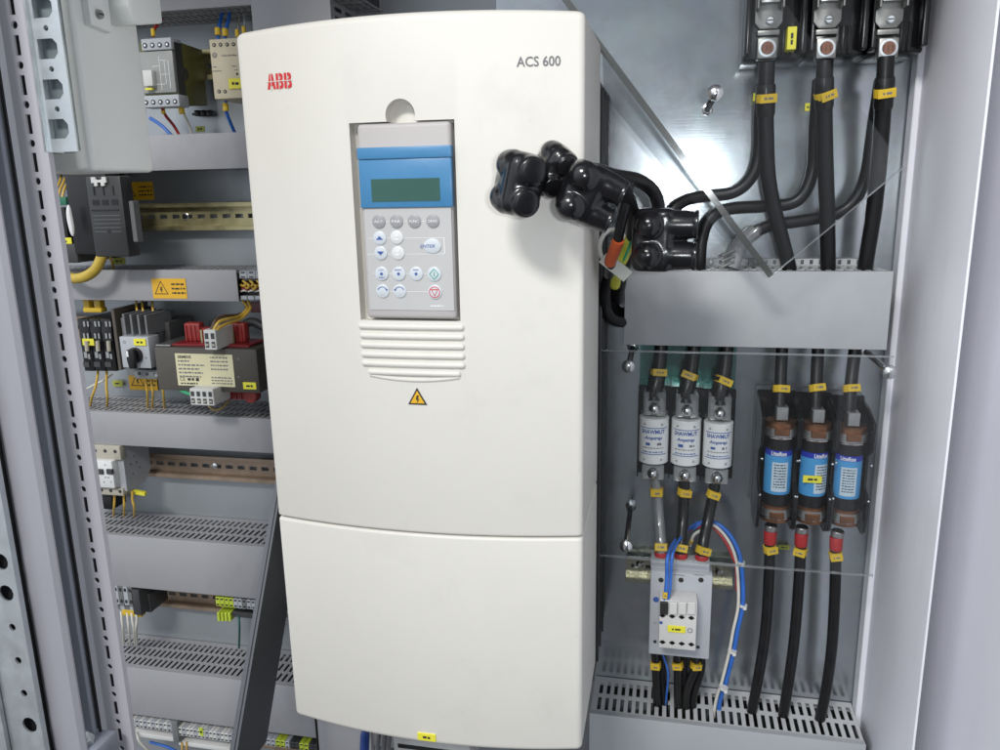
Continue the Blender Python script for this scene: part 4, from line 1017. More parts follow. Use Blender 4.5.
for (u, v, nm), lb in zip(zt, ('topmost white cable tie on the blue wire bundle', 'white cable tie level with the auxiliary block', 'white cable tie level with the contactor base', 'lowest white cable tie just above the bottom duct')):
    c = W(u, v, .884); mb = MB().mat(OFFWHITE); mb.lathe(c + Vector((-.0005, .002, -.0014)), (.15, 0, 1), [(0, .0052), (.0028, .0052)], 14); mb.box(c.x - .0005, c.x + .0035, c.y - .0065, c.y - .002, c.z - .002, c.z + .002, .0005, 1)
    mb.build('cable_tie', label=lb, cat='cable tie', group='white cable ties on the blue bundle')

# ---- moulded black connector caps
G9 = 'black moulded multi tap connectors'
def cap(label, centre, u, v, sc=1.0, fat=False, plain=False):
    u = Vector(u).normalized(); v = Vector(v); v = (v - u * v.dot(u)).normalized(); n = u.cross(v)
    X = Matrix(((u.x, v.x, n.x, centre.x), (u.y, v.y, n.y, centre.y), (u.z, v.z, n.z, centre.z), (0, 0, 0, 1))) @ Matrix.Scale(sc * .001, 4)
    t = thing('insulated_connector', centre, label, 'connector', G9)
    mb = MB(); mb.mats = [RUBBER]
    mb.xf = None
    if fat:
        mb.box(-28, 23, -28, 28, -17, 20, 12, 4)
        for s in (-1, 1):
            mb.ball((-4, s * 14.5, 11), 18, 14, 14, 20, 14); mb.ball((2, s * 17, 11), 16, 12, 12, 20, 14)
            mb.lathe((-6, s * 13.8, -1), (1, 0, 0), [(0, 14.2), (20, 13.9), (29, 13.4), (32.4, 12.0), (33.5, 10.5)], 28)
    elif plain:
        mb.box(-28, 9, -28, 28, -16, 12, 7, 4)
        mb.box(0, 18, -22, 22, -11, 3, 6, 4)
        for s in (-1, 1):
            mb.ball((-13, s * 13, 9), 12, 12, 11.5, 20, 14)
            mb.lathe((2, s * 13.4, -1), (1, 0, 0), [(0, 13.4), (12, 13.0), (25, 12.0)], 28)
    else:
        mb.box(-27, 12, -27, 27, -16, 14, 10, 4)
        mb.box(0, 18, -22, 22, -12, 7, 8, 4)
        for s in (-1, 1):
            mb.ball((-12, s * 14.5, 7), 15, 14.5, 14.5, 20, 14)
            mb.lathe((-6, s * 14.2, -1), (1, 0, 0), [(0, 14.5), (20, 13.6), (33.5, 12)], 28)
    for f in mb.bm.faces: f.smooth = True
    nb = remeshed(mb, 1.2, 12 if plain else 20); nb.mats = [RUBBER]
    bmesh.ops.transform(nb.bm, matrix=X, verts=nb.bm.verts[:])
    nb.build('moulding', t, auto=180)
    for s in (-1, 1):
        mb = MB().mat(RUBBER); mb.xf = X
        mb.lathe((26.6, s * 13.8, -1), (1, 0, 0), [(-1, 9.8), (.6, 10.2), (1.3, 9.6), (1.6, 8.0), (1.9, 0.1)] if fat else [(-2, 11.6), (0, 12.6), (1.6, 12.6), (2.2, 11.8), (2.2, 10.2), (0.4, 9.6), (0.2, 9.2), (1.0, 8.6), (1.2, 0.1)], 28)
        mb.build('port', t)
    return t
cap('black lobed connector in front of the white cover, furthest left', W(521, 184, .598), (.42, -.88, -.12), (.20, .05, 1), .83, True)
cap('black lobed connector partly hidden behind the two front ones', W(554, 170, .628), (.38, -.86, -.30), (.55, 0, .8), .68, True)
cap('black lobed connector pointing its two ports down to the right', W(589, 195, .606), (.88, .12, -.42), (.42, -.10, .92), .80)
cap('black lobed connector lying just over the right duct, ports facing right', W(664, 240, .715), (1, -.06, -.02), (.03, 0, 1), .98, False, True)
G10 = 'black leads joining the moulded connectors'
cable('connector_lead', 'black lead arching from behind the middle connectors to the right one', 'cable', [(572, 175, .625), (592, 170, .65), (615, 176, .69), (637, 180, .72), (652, 190, .735), (658, 204, .745), (658, 222, .745)], .0060, CABLE, G10)
cable('connector_lead', 'black lead running down between the middle and right connectors', 'cable', [(600, 178, .655), (617, 185, .67), (629, 199, .70), (633, 222, .73), (630, 250, .76), (622, 276, .80), (618, 300, .85)], .0058, CABLE, G10)
cable('connector_lead', 'short black lead between the leftmost connector and its hidden neighbour', 'cable', [(536, 190, .618), (552, 188, .622), (566, 180, .618), (578, 172, .612)], .0050, CABLE, G10)
cable('connector_lead', 'black lead with orange sleeve below the middle connector', 'cable', [(629, 182, .70), (626, 203, .70), (621, 224, .705), (617, 243, .715), (612, 258, .73), (609, 275, .76)], .0047, CABLE, G10, [(.60, .034, ORANGE, 'orange_sleeve')])
cable('connector_lead', 'dark lead hanging in a loop beside the drive and duct', 'cable', [(622, 262, .80), (608, 280, .81), (605, 300, .83), (609, 316, .845), (622, 322, .87), (640, 318, .90)], .0060, CABLE, G10)
cable('connector_lead', 'second dark lead behind the duct left end', 'cable', [(628, 262, .86), (616, 282, .87), (613, 300, .88), (620, 312, .89), (640, 308, .91)], .0056, CABLE, G10)
o = cable('earth_wire', 'green and yellow earth wire beside the orange sleeve', 'wire', [(634, 222, .742), (630, 240, .747), (624, 256, .752), (618, 268, .762), (615, 285, .80)], .0052, WGY)
mb = MB().mat(WGREEN); mb.tube([W(635, 224, .7372), W(631, 241, .7422), W(625, 257, .7472), W(619, 268, .7572)], .0014, 8); mb.build('green_stripe', o)
c = W(613, 247, .765); mb = MB().mat(OFFWHITE)
mb.tube([c + Vector((.0125 * math.cos(a), .004 * math.sin(a), .016 * math.sin(a))) for a in [2 * PI * k / 14 for k in range(15)]], .0022, 8, 3)
mb.build('cable_loop', label='white plastic loop behind the orange sleeve', cat='cable loop')
p, q = W(603, 257, .735), W(628, 277, .745)
mb = MB().mat(M('cover_strip_plastic', (.50, .52, .47), .4, 0, .05)); d = (q - p).normalized(); s_ = d.cross(Vector((0, -1, 0))).normalized()
mb.prism([(0, 0), (.012, 0), (.012, .0015), (.0015, .0015), (.0015, .007), (0, .007)], p + s_ * -.006, s_, (0, 1, 0), d, (q - p).length, 0)
mb.build('cover_strip', label='short pale plastic channel leaning at the left end of the right duct', cat='plastic strip')

# ================================================================== LEFT HAND BAY
G11 = 'thin wires in the left bay'
def wire(label, pts, mat=WYEL, r=.0013, bands=(), name='control_wire'):
    return cable(name, label, 'wire', pts, r, mat, G11, bands, n=8)
def ferrule(u, v, Y, parent, L=.008, r=.0024, d=(0, 0, 1)):
    mb = MB().mat(YELLOW); c = W(u, v, Y); mb.lathe(c, d, [(0, r * .9), (L * .1, r), (L * .8, r), (L, r * .8)], 10); return mb.build('wire_marker', parent)
def screws_row(mb, u0, v0, u1, v1, n, Y, r, head=GALV):
    for i in range(n):
        f = i / max(1, n - 1); c = W(u0 + (u1 - u0) * f, v0 + (v1 - v0) * f, Y)
        mb.mat(INK); mb.lathe((c.x, Y + .0003, c.z), (0, -1, 0), [(0, r), (.0006, r)], 12); mb.mat(head); mb.lathe((c.x, Y - .0003, c.z), (0, -1, 0), [(0, r * .55), (.0004, r * .5)], 8)

# safety relay with transparent front terminals
RY = .865
sr = thing('safety_relay', W(180, 108, .9), 'olive sided relay with grey diagram front and screw terminals', 'relay')
mb = MB().mat(OLIVE); x0, x1, z0, z1 = rect(140, 40, 175, 105, RY); zt_ = z1; zb_ = z0
mb.prism([(RY + .004, zb_), (RY + .062, zb_ + .004), (RY + .062, zt_ - .002), (RY + .004, zt_)], (x0, 0, 0), EY, EZ, EX, x1 - x0, .0012)
c0 = Vector((x1, RY + .030, (zt_ + zb_) / 2)); mb.mat(DKGREY); mb.box(x1 - .001, x1 + .0004, RY + .003, RY + .018, zb_ + .003, zt_ - .002, .0003, 1); mb.lathe((x1 + .0003, RY + .019, c0.z), (1, 0, 0), [(0, .007), (.0006, .007)], 16)
mb.build('housing', sr)
mb = MB().mat(MIDGREY); mb.mats[0] = M('diagram_grey', (.30, .31, .30), .4, 0, .04); pbox(mb, 140, 51, 174, 93, RY, .006, .0008)
mb.mat(INKW)
for a, b, c_, d_ in ((160, 56, 160.5, 90), (165, 60, 165.5, 84), (152, 66, 160, 66.5), (160, 74, 170, 74.5), (154, 84, 165, 84.5), (169, 60, 169.5, 88), (158, 60, 166, 60.5)):
    xa, xb, za, zb2 = rect(a, b, c_, d_, RY - .0003); mb.quad((0, RY - .0003, 0), EX, EZ, xa, za, xb, zb2)
mb.build('front_plate', sr)
for (ua, va, ub, vb, n) in ((141, 38, 171, 50, 4), (142, 95, 179, 107, 5)):
    mb = MB().mat(LTGREY); pbox(mb, ua, va, ub, vb, RY - .002, .02, .001); screws_row(mb, ua + 4, (va + vb) / 2 + 1.5, ub - 4, (va + vb) / 2 + .5, n, RY - .0022, .0028, CHROME); mb.build('terminal', sr)
mb = MB().mat(OFFWHITE); pbox(mb, 143, 70, 152, 86, RY - .008, .008, .0006); mb.mat(LABELY); pbox(mb, 145, 88, 152, 90, RY - .006, .004); mb.build('white_clip', sr)
# cream relay
cr = thing('timing_relay', W(230, 100, .9), 'cream relay with two rows of screw holes and a yellow tag', 'relay')
mb = MB().mat(CREAM); pbox(mb, 211.5, 38, 250, 98.5, .868, .07, .0012)
screws_row(mb, 214, 45, 240, 44, 5, .8678, .0021, BEIGE); screws_row(mb, 219, 91.5, 225, 91.5, 2, .8678, .0021, BEIGE); screws_row(mb, 243, 90, 249, 90, 2, .8678, .0021, BEIGE)
mb.mat(INKG); c = W(214.5, 55.3, .8677); outline_poly(mb, circ(0, 0, .0029, 14), c, .35); mb.text('AB', c, EX, EZ, .0018, .0026)
mb.text('Allen-Bradley', W(229, 55.5, .8677), EX, EZ, .0026, .019, bold=.01)
for u, v, w_ in ((215, 67, 4), (217, 71, 9), (234, 66, 5), (236, 70, 3)): mb.strokes(W(u, v, .8677), EX, EZ, w_ * .0012, .0012)
mb.mat(INK); c = W(237, 74, .8677); mb.poly(circ(0, 0, .0014, 10), c, EX, EZ)
mb.build('housing', cr)
tagplate(cr, 235.5, 83.5, 14, 9, .866)
# wires of the relays
w_ = wire('red wire entering the grey fronted relay from above', [(153, 36, .875), (155, 28, .885), (161, 20, .90), (166, 8, .92)], WRED, .0018); ferrule(153.5, 36, .874, w_)
w_ = wire('red wire leaving the foot of the grey fronted relay', [(162, 108, .875), (166, 116, .885), (174, 126, .90), (182, 140, .91)], WRED, .0018); ferrule(163.5, 114, .878, w_)
w_ = wire('white wire pair leaving the foot of the olive relay', [(181, 106, .878), (185, 116, .89), (190, 128, .90), (194, 142, .91)], WWHITE, .0017); ferrule(182, 114, .88, w_, .009, .0034)
w_ = wire('left blue wire into the top of the cream relay', [(218, 40, .88), (219, 30, .885), (221, 18, .895), (226, 2, .91)], WBLUE, .0020); ferrule(218, 35, .878, w_, .008, .0034)
w_ = wire('right blue wire into the top of the cream relay', [(225, 40, .88), (226, 30, .885), (229, 18, .895), (231, 2, .91)], WBLUE, .0020); ferrule(225.5, 36, .878, w_, .008, .0034)
w_ = wire('bare wire with yellow marker at the top right of the cream relay', [(237, 40, .88), (238, 32, .885), (239, 22, .90), (240, 6, .92)], BEIGE, .0012); ferrule(237.5, 37, .878, w_)
w_ = wire('grey wire beside the drive, above the cream relay', [(244, 38, .88), (245, 28, .885), (244, 16, .90), (243, 4, .92)], LTGREY, .0012); ferrule(244.2, 34, .878, w_)
w_ = wire('blue wire dropping from the foot of the cream relay', [(226, 98, .885), (226, 110, .885), (231, 124, .895), (238, 140, .91)], WBLUE, .0020); ferrule(226, 111, .883, w_, .009, .0034)
wire('dark blue wire crossing behind the olive relay foot', [(150, 118, .92), (162, 126, .92), (176, 140, .92)], WBLUE, .0022)
mb = MB().mat(BLACK)
for i in range(3): pbox(mb, 194 + 6 * i, 110, 199 + 6 * i, 116, .935, .012, .001)
pbox(mb, 192, 112.5, 212, 115, .937, .01)
mb.build('rail_clip', label='small black clip low between the two relays', cat='clip')
t = thing('wire_tag', W(200, 130, .93), 'olive tinted tag under the black clip between the relays', 'wire tag'); tagplate(t, 200, 129, 9, 5, .93, 'tag_face', M('dull_label', (.36, .38, .05), .5))

# warning stickers
def sticker(u0, v0, u1, v1, Y, label, parent=None, lines=3, Y2=None):
    x0, x1, z0, z1 = rect(u0, v0, u1, v1, Y)
    t = thing('warning_sticker', ((x0 + x1) / 2, Y, z0), label, 'sticker', 'orange yellow warning stickers')
    mb = MB().mat(WARNY); mb.box(x0, x1, Y - .0004, Y, z0, z1)
    hh = z1 - z0; cx = x0 + hh * .50
    triangle_open(mb, Vector((cx, Y - .0005, (z0 + z1) / 2 - hh * .06)), hh * .78)
    mb.mat(INK); xa = x0 + hh * 1.02
    for i in range(lines): mb.strokes(((xa + x1) / 2, Y - .0006, z1 - hh * (.28 + .22 * i)), EX, EZ, (x1 - xa) * .85, hh * .10)
    mb.build('sticker_face', t)
def triangle_open(mb, c, s):
    h = s * .88; P = [(-s / 2, -h / 3), (s / 2, -h / 3), (0, h * 2 / 3)]
    mb.mat(INK); outline_poly(mb, P, c, .17); bolt_glyph(mb, c - EZ * h * .02 + Vector((0, -.0001, 0)), s * .42)
sticker(122, 182, 153.5, 200, .948, 'warning sticker on the back plate above the empty rail')
sticker(152.5, 278.5, 186.5, 298.5, .8670, 'bright warning sticker on the front of the grey duct')
sticker(129, 371, 157, 390, .9475, 'warning sticker partly behind the motor starter foot')

# dark contactor and its neighbour
bc = thing('contactor', W(105, 258, .88), 'large black contactor hanging below the grey box', 'contactor')
mb = MB().mat(M('contactor_black', (.026, .027, .028), .42, 0, .1)); x0, x1, z0, z1 = rect(90, 176, 124.5, 257, .815)
mb.box(x0, x1, .815, .836, z0, z1, .002, 2); zq = W(107, 197, .815).z
mb.mat(BLACK)
for i in range(3): mb.box(x0 + .006 + .0125 * i, x0 + .014 + .0125 * i, .8145, .82, zq - .009, zq - .003); mb.box(x0 + .009 + .0125 * i, x0 + .0105 + .0125 * i, .8143, .82, zq + .002, zq + .012)
mb.box(x0 + .003, x1 - .006, .8143, .82, zq - .0155, zq - .0140); mb.mat(MIDGREY)
for i in range(5): mb.box(x0 + .004, x1 - .006, .8146, .8160, zq - .021 - .0045 * i, zq - .0205 - .0045 * i)
mb.mat(INK); c = W(109, 231, .8146); mb.poly(circ(0, 0, .0032, 4), c, EX, EZ)
mb.build('housing', bc)
mb = MB().mat(BLACK); x2 = W(66, 220, .83).x; mb.box(x2, x0 + .010, .8365, .862, z0 + .001, W(80, 170, .83).z, .002, 2); mb.box(x2 - .02, x0 - .040, .8622, .94, z0 + .006, W(80, 170, .83).z, .002, 2); mb.build('side_block', bc)
mb = MB().mat(MIDGREY); mb.box(x1 + .0002, x1 + .006, .824, .836, z0 + .016, z1 - .028, .001, 1); mb.build('side_plate', bc)
mb = MB().mat(OFFWHITE); x0_, x1_, za, zb2 = rect(91, 177, 106, 186, .812); 
mb.prism([(0, .35), (.18, .35), (.18, 0), (.38, 0), (.38, .4), (.62, .4), (.62, .0), (.85, .0), (.85, .35), (1, .35), (1, 1), (.72, 1), (.72, .75), (.5, .65), (.3, .75), (.3, 1), (0, 1)], (x0_, .812, za), EX * (x1_ - x0_), EZ * (zb2 - za), EY, .0025)
mb.build('white_clip', bc)
ab = thing('auxiliary_relay', W(58, 265, .85), 'black device with green plug and yellow tag beside the left post', 'relay')
mb = MB().mat(BLACK); pbox(mb, 38, 208, 68, 262, .845, .085, .002); mb.mat(DKGREY); pbox(mb, 38, 244, 77, 263, .84, .09, .002); mb.build('housing', ab)
mb = MB().mat(M('green_plug', (.03, .17, .10), .4)); pbox(mb, 46, 197, 66, 205, .845, .02, .001); mb.mat(INKW); mb.strokes(W(57, 201, .8447), EX, EZ, .008, .0018); mb.build('green_plug', ab)
tagplate(ab, 65.5, 241.5, 12, 6.5, .8435)
mb = MB().mat(INKW); mb.tube([W(68.5, 205, .826), W(69.5, 215, .826), W(71.5, 226, .826), W(73, 236, .826)], .0022, 8, 4, rf=lambda f: .4 + 1.2 * math.sin(PI * min(1, f)) ** .5); mb.build('white_clip', ab)
for i, (a, lb) in enumerate(((54, 'first ochre wire into the green plug'), (58, 'middle ochre wire into the green plug'), (62, 'last ochre wire into the green plug'))):
    wire(lb, [(a, 199, .85), (a + 2, 190, .855), (a + 6, 181, .87), (a + 8, 172, .89)], WYEL, .0014)
cable('yellow_cable', 'thick yellow cable looping under the black contactor', 'cable', [(103, 250, .838), (101, 259, .836), (95, 270, .834), (84, 277, .834), (72, 278, .838), (62, 272, .845), (56, 262, .86), (54, 252, .87)], .0062, M('yellow_cable', (.50, .36, .05), .45, 0, .15, 60), 'thick yellow cables')
w_ = wire('thin ochre wire at the right foot of the black contactor', [(110, 258, .86), (112, 262, .87), (113, 268, .885)], WYEL, .0016)
t = thing('wire_tag', W(118, 260, .89), 'yellowish tag on the duct top by the black contactor', 'wire tag'); tagplate(t, 119, 261, 12, 6, .90, 'tag_face', M('dull_label', (.36, .38, .05), .5))

# terminal row at the right end of the stickered duct
def terminal_strip(u0, u1, v0, v1, Y, n, label, mats, depth=.045, group='terminal strips on the rails', gaps=(), screwm=INK, slope=0.0):
    a, b = W(u0, (v0 + v1) / 2, Y), W(u1, (v0 + v1) / 2, Y); k = MPP((u0 + u1) / 2, v0, Y)
    t = thing('terminal_strip', (a + b) / 2 - EZ * (v1 - v0) * k / 2, label, 'terminal strip', group)
    for i in range(n):
        x0 = a.x + (b.x - a.x) * i / n; x1 = a.x + (b.x - a.x) * (i + 1) / n; m = mats[i % len(mats)] if not callable(mats) else mats(i)
        zc = a.z + (b.z - a.z) * 0; h = (v1 - v0) * k
        z1 = W((u0 + u1) / 2, v0, Y).z; z0 = z1 - h
        mb = MB().mat(m); mb.box(x0 + .0002, x1 - .0002, Y, Y + depth, z0 + h * .30, z1, .0005, 1); mb.box(x0 + .0002, x1 - .0002, Y + .008, Y + depth - .002, z0, z0 + h * .298, .0005, 1)
        w2 = (x1 - x0)
        mb.mat(screwm); mb.box(x0 + w2 * .25, x1 - w2 * .25, Y - .0003, Y + .002, z1 - h * .20, z1 - h * .08); mb.box(x0 + w2 * .25, x1 - w2 * .25, Y - .0003, Y + .002, z0 + h * .38, z0 + h * .5)
        mb.build('terminal', t)
    return t
tt = terminal_strip(239, 272, 271, 281, .872, 4, 'grey terminal strip filled with ochre wires at the duct end beside the drive', [LTGREY], .06)
for i in range(4):
    x0 = W(240.5 + 7.2 * i, 298, .872).x
    c = W(243.5 + 7.2 * i, 298, .872)
    mb = MB().mat(LTGREY); mb.box(c.x - .0042, c.x + .0042, .872, .93, c.z - .0022, c.z + .0024, .0005, 1); mb.build('terminal', tt)
    mb = MB().mat(BLACK); mb.box(c.x - .0045, c.x + .0045, .878, .93, c.z + .0028, c.z + .018); mb.build('spacer', tt)
    mb = MB().mat(MAROON); q = W(243.5 + 7.2 * i, 289.5, .870); mb.box(q.x - .0044, q.x + .0044, .872, .877, q.z - .0016, q.z + .0022, .0004, 1); mb.build('red_link', tt)
for i, (u, v, r_) in enumerate(((243, 283, 0), (246, 285, 1), (250, 283, 0), (253, 286, 1), (257, 283, 0), (260, 285, 1), (264, 283, 0), (267, 286, 1))):
    nm = ('first', 'second', 'third', 'fourth', 'fifth', 'sixth', 'seventh', 'eighth')[i]
    wire(f'{nm} from the left of the short ochre wires at the strip beside the drive', [(u, v - 2, .874), (u + 1.5, v - 1, .869), (u + 3, v + 1, .868), (u + 1, v + 3, .871), (u - 2, v + 2 * (1 - r_), .874)], WYEL, .0015)
for i, u in enumerate((243, 250.5, 258, 265)):
    nm = ('leftmost', 'second', 'third', 'rightmost')[i]
    wire(f'{nm} short white wire under the ochre ones at the strip beside the drive', [(u - 2, 291.5, .874), (u + 1, 290.5, .8715), (u + 4, 291, .874)], WWHITE, .0012)
for i, (pts, lb) in enumerate((([(243, 301, .89), (247, 308, .885), (240, 316, .87), (228, 319, .845), (219, 322, .832), (213, 331, .826)], 'upper ochre wire arching to the transformer plug'),
                ([(248, 301, .89), (250, 309, .885), (240, 319, .868), (229, 323, .845), (220, 327, .832), (215, 333, .826)], 'lower ochre wire arching to the transformer plug'),
                ([(245, 301, .89), (246, 310, .885), (238, 315, .87), (224, 316, .845), (216, 320, .832), (211, 331, .826)], 'topmost dark wire arching to the transformer plug'))):
    wire(lb, pts, WYEL if i < 2 else M('brown_wire', (.10, .06, .03), .45), .0019)

# fuse carriers
fh = thing('fuse_carrier_block', W(100, 372, .89), 'black three way fuse carrier with small glass fuses by the post', 'fuse carrier')
for i in range(3):
    mb = MB().mat(BLACK); u0 = 81 + 11 * i; pbox(mb, u0, 319, u0 + 10.4, 371, .868, .07, .001)
    mb.mat(STEEL)
    for v in (324, 336): pbox(mb, u0 + 2.2, v - 2.6, u0 + 4, v + 2.6, .8665, .002); pbox(mb, u0 + 6, v - 2.6, u0 + 7.6, v + 2.6, .8665, .002)
    pbox(mb, u0 + 3, 352, u0 + 6, 358, .8665, .002); pbox(mb, u0 + 7, 354, u0 + 9, 359, .8665, .002); mb.mat(DKGREY); pbox(mb, u0 + 2, 362, u0 + 8, 367, .8668, .002)
    car = mb.build('carrier', fh)
    mb = MB().mat(BEIGE); c0, c1 = W(u0 + 5.5, 341, .8645), W(u0 + 6.3, 351, .8645); mb.cyl(c0, c1, .0026, n=10); mb.build('glass_fuse', car)
tagplate(fh, 88, 342.2, 11.5, 6, .8655)
mb = MB().mat(M('end_plate_brown', (.09, .075, .06), .45)); x0, x1, z0, z1 = rect(114.5, 309, 117.5, 370, .862); mb.box(x0, x1, .862, .93, z0, z1, .0005, 1); mb.mat(BLACK); mb.box(x1 + .0002, x1 + .004, .878, .93, z0, z1 - .006); mb.build('end_plate', fh)
mb = MB().mat(YELLOW)
for u in (86, 97): pbox(mb, u - 3, 300, u + 3, 310, .885, .01, .001)
pbox(mb, 83, 308, 101, 312.5, .883, .012, .001); mb.build('bridge', fh)
wire('left yellow wire below the black fuse carriers', [(98, 368, .88), (97.5, 376, .878), (95.5, 387, .876), (92, 397, .878), (90, 408, .90)], WYEL, .0016)
wire('right yellow wire below the black fuse carriers', [(107, 368, .88), (106.5, 376, .878), (106.5, 388, .876), (107.5, 398, .878), (107, 408, .90)], WYEL, .0016)
wire('white wire slanting left under the black fuse carriers', [(80, 393, .90), (92, 386, .905), (104, 380, .91), (112, 374, .93)], WWHITE, .0014)
t = thing('wire_tag', W(117, 384, .94), 'small yellow tag on the plate under the fuse carriers', 'wire tag'); tagplate(t, 117.5, 383.5, 10, 5.5, .945, 'tag_face', M('dull_label', (.36, .38, .05), .5))

# motor starter
ms = thing('motor_starter', W(138, 378, .89), 'grey motor starter with a black rotary knob', 'motor starter')
mb = MB().mat(LTGREY); pbox(mb, 121, 337, 149.5, 368, .845, .022, .001); mb.mat(INKG); c = W(124.2, 342, .8447); outline_poly(mb, circ(0, 0, .0019, 12), c, .3)
for u, v in ((126, 352), (128, 361), (146, 358)): c = W(u, v, .8447); mb.poly(circ(0, 0, .0011, 8), c, EX, EZ)
mb.build('front_plate', ms)
mb = MB().mat(MIDGREY); pbox(mb, 124, 318, 148, 376, .868, .065, .001); x0, x1, z0, z1 = rect(150, 322, 170, 347, .885); mb.mat(DKGREY); mb.box(x0, x1, .885, .94, z0, z1, .001); mb.mat(MIDGREY); pbox(mb, 134, 370, 160, 379, .855, .05, .001); screws_row(mb, 139, 373.5, 155, 374.5, 3, .8548, .0021, DKGREY); mb.build('housing', ms)
for i in range(4):
    mb = MB().mat(MIDGREY); u = 123 + 7.3 * i; x0, x1, z0, z1 = rect(u, 314 + .4 * i, u + 2.0, 335, .850); mb.box(x0, x1, .850, .90, z0, z1, .0004, 1); mb.build('fin', ms)
c = W(136, 355, .845); k = MPP(136, 355, .845)
mb = MB().mat(BLACK); mb.lathe((c.x, .8448, c.z), (0, -1, 0), [(0, 7 * k), (.004, 7 * k), (.0045, 6.6 * k)], 20)
mb.prism([(-3.4 * k, 6 * k), (3 * k, 6.6 * k), (4.4 * k, 0), (3 * k, -11 * k), (-3 * k, -11 * k), (-4.4 * k, -2 * k)], (c.x, .8403, c.z), EX, EZ, (0, -1, 0), .006, .0012)
mb.mat(INKW); mb.box(c.x - 3.6 * k, c.x - 1.6 * k, .8338, .8342, c.z, c.z + 5 * k); mb.build('knob', ms)
tagplate(ms, 139.5, 342.3, 12, 6.2, .8435)
for i, (u, lb) in enumerate(((137.5, 'left'), (143.5, 'middle'), (153.5, 'right'))):
    wire(f'{lb} yellow wire into the top of the motor starter', [(u, 318, .885), (u - .5, 311, .882), (u - 1.2, 304, .89), (u - 1, 297, .91)], WYEL, .0013)
for u, u2, lb in ((146, 147.5, 'left'), (151.5, 152, 'middle'), (162, 164.5, 'right')):
    wire(f'{lb} yellow wire below the motor starter into the duct', [(u, 378, .87), (u + .5, 386, .872), (u + 1.5, 395, .876), (u2, 408, .90)], WYEL, .0014)
o = cable('earth_wire', 'green wire with blue end running from the starter to the transformer', 'wire', [(158, 376, .862), (163, 381, .857), (172, 386, .85), (182, 391, .842), (192, 395, .83)], .0021, WGREEN, None, [(.10, .008, WBLUE, 'blue_sleeve')])
mb = MB().mat(STEEL); c = W(157, 375, .8535); mb.lathe(c, (0, -1, 0), [(0, .0022), (.002, .0022)], 10); mb.build('ring_lug', o)

# transformer
tf = thing('control_transformer', W(205, 405, .88), 'squat dark transformer with red bobbin and cream rating plate', 'transformer')
mb = MB().mat(M('core_grey', (.075, .066, .055), .45, 0, .12, 40)); x0, x1, z0, z1 = rect(156.5, 348.5, 258, 391.5, .838); mb.box(x0, x1, .838, .90, z0, z1, .0012, 2)
mb.mat(INKG)
for u, v in ((238, 359), (238.5, 377)): c = W(u, v, .8377); mb.poly(circ(0, 0, .0014, 8), c, EX, EZ)
mb.build('core', tf)
mb = MB().mat(STEEL); mb.box(x0 - .0005, x0 + .02, .842, .898, z1 + .0005, z1 + .0025, .0005, 1); mb.build('foot', tf)
mb = MB().mat(MAROON); a, b, za, zb2 = rect(172, 344.5, 249, 349.5, .846); mb.box(a, b, .846, .89, z1 + .0002, zb2, .0008, 1); mb.build('bobbin_flange', tf)
mb = MB().mat(REDB)
for ua, ub in ((184, 200), (230, 245)):
    a, b, za, zb2 = rect(ua, 323, ub, 345, .862); mb.box(a, b, .862, .875, z1 + .003, zb2, .003, 2)
    for i in range(3): mb.box(a + .003 + .006 * i, a + .0045 + .006 * i, .8605, .8625, z1 + .004, zb2 - .003)
a, b, za, zb2 = rect(200, 328, 232, 345, .866); mb.box(a, b, .866, .876, z1 + .003, zb2)
mb.build('bobbin', tf)
mb = MB().mat(BRASS)
for u in (201.5, 233): a, b, za, zb2 = rect(u - .8, 330, u + .8, 345, .858); mb.box(a, b, .858, .860, za, zb2)
mb.build('terminal_pin', tf)
mb = MB().mat(REDB); a, b, za, zb2 = rect(222, 391, 250, 399.5, .858); mb.box(a, b, .858, .87, za, z0 - .0003, .001)
c = W(250, 396, .858); mb.lathe((c.x, .857, c.z), (0, 1, 0), [(0, .008), (.001, .009), (.012, .009)], 18)
for i in range(4): mb.mat(MAROON); mb.box(a + .003 + .007 * i, a + .006 + .007 * i, .8565, .8579, za, z0 - .002)
mb.build('lower_bobbin', tf)
def plug(ua, va, ub, vb, n, Y, d):
    mb = MB().mat(OFFWHITE); x0, x1, z0, z1 = rect(ua, va, ub, vb, Y); mb.box(x0, x1, Y, Y + d, z0, z1, .0008, 1); w2 = (x1 - x0) / n; h = z1 - z0
    for i in range(n):
        mb.mat(DKGREY); mb.box(x0 + w2 * (i + .22), x0 + w2 * (i + .78), Y - .0004, Y + .001, z1 - h * .45, z1 - h * .16); mb.box(x0 + w2 * (i + .22), x0 + w2 * (i + .78), Y - .0004, Y + .001, z0 + h * .12, z0 + h * .42)
        mb.mat(BEIGE); mb.box(x0 + w2 * (i + .3), x0 + w2 * (i + .7), Y - .0008, Y - .0003, z0 + h * .2, z0 + h * .32)
    mb.build('terminal_plug', tf)
plug(204, 330, 216, 350, 2, .822, .040); plug(190, 389, 213.5, 405.5, 4, .820, .050)
x0, x1, z0, z1 = rect(177, 354, 234, 386, .838); PY = .8372
mb = MB().mat(PLATEY); mb.box(x0, x1, PY, .8379, z0, z1)
mb.mat(INK); hh = z1 - z0; ww = x1 - x0
mb.text('SIEMENS', (x0 + ww * .16, PY - .0002, z1 - hh * .10), EX, EZ, hh * .09, ww * .24, bold=.02); mb.mat(INKG)
for i, (a, b) in enumerate(((.04, .24), (.04, .50), (.04, .40), (.04, .46), (.04, .42))): mb.strokes((x0 + ww * (a + b) / 2, PY - .0002, z1 - hh * (.23 + .12 * i)), EX, EZ, ww * (b - a), hh * .055)
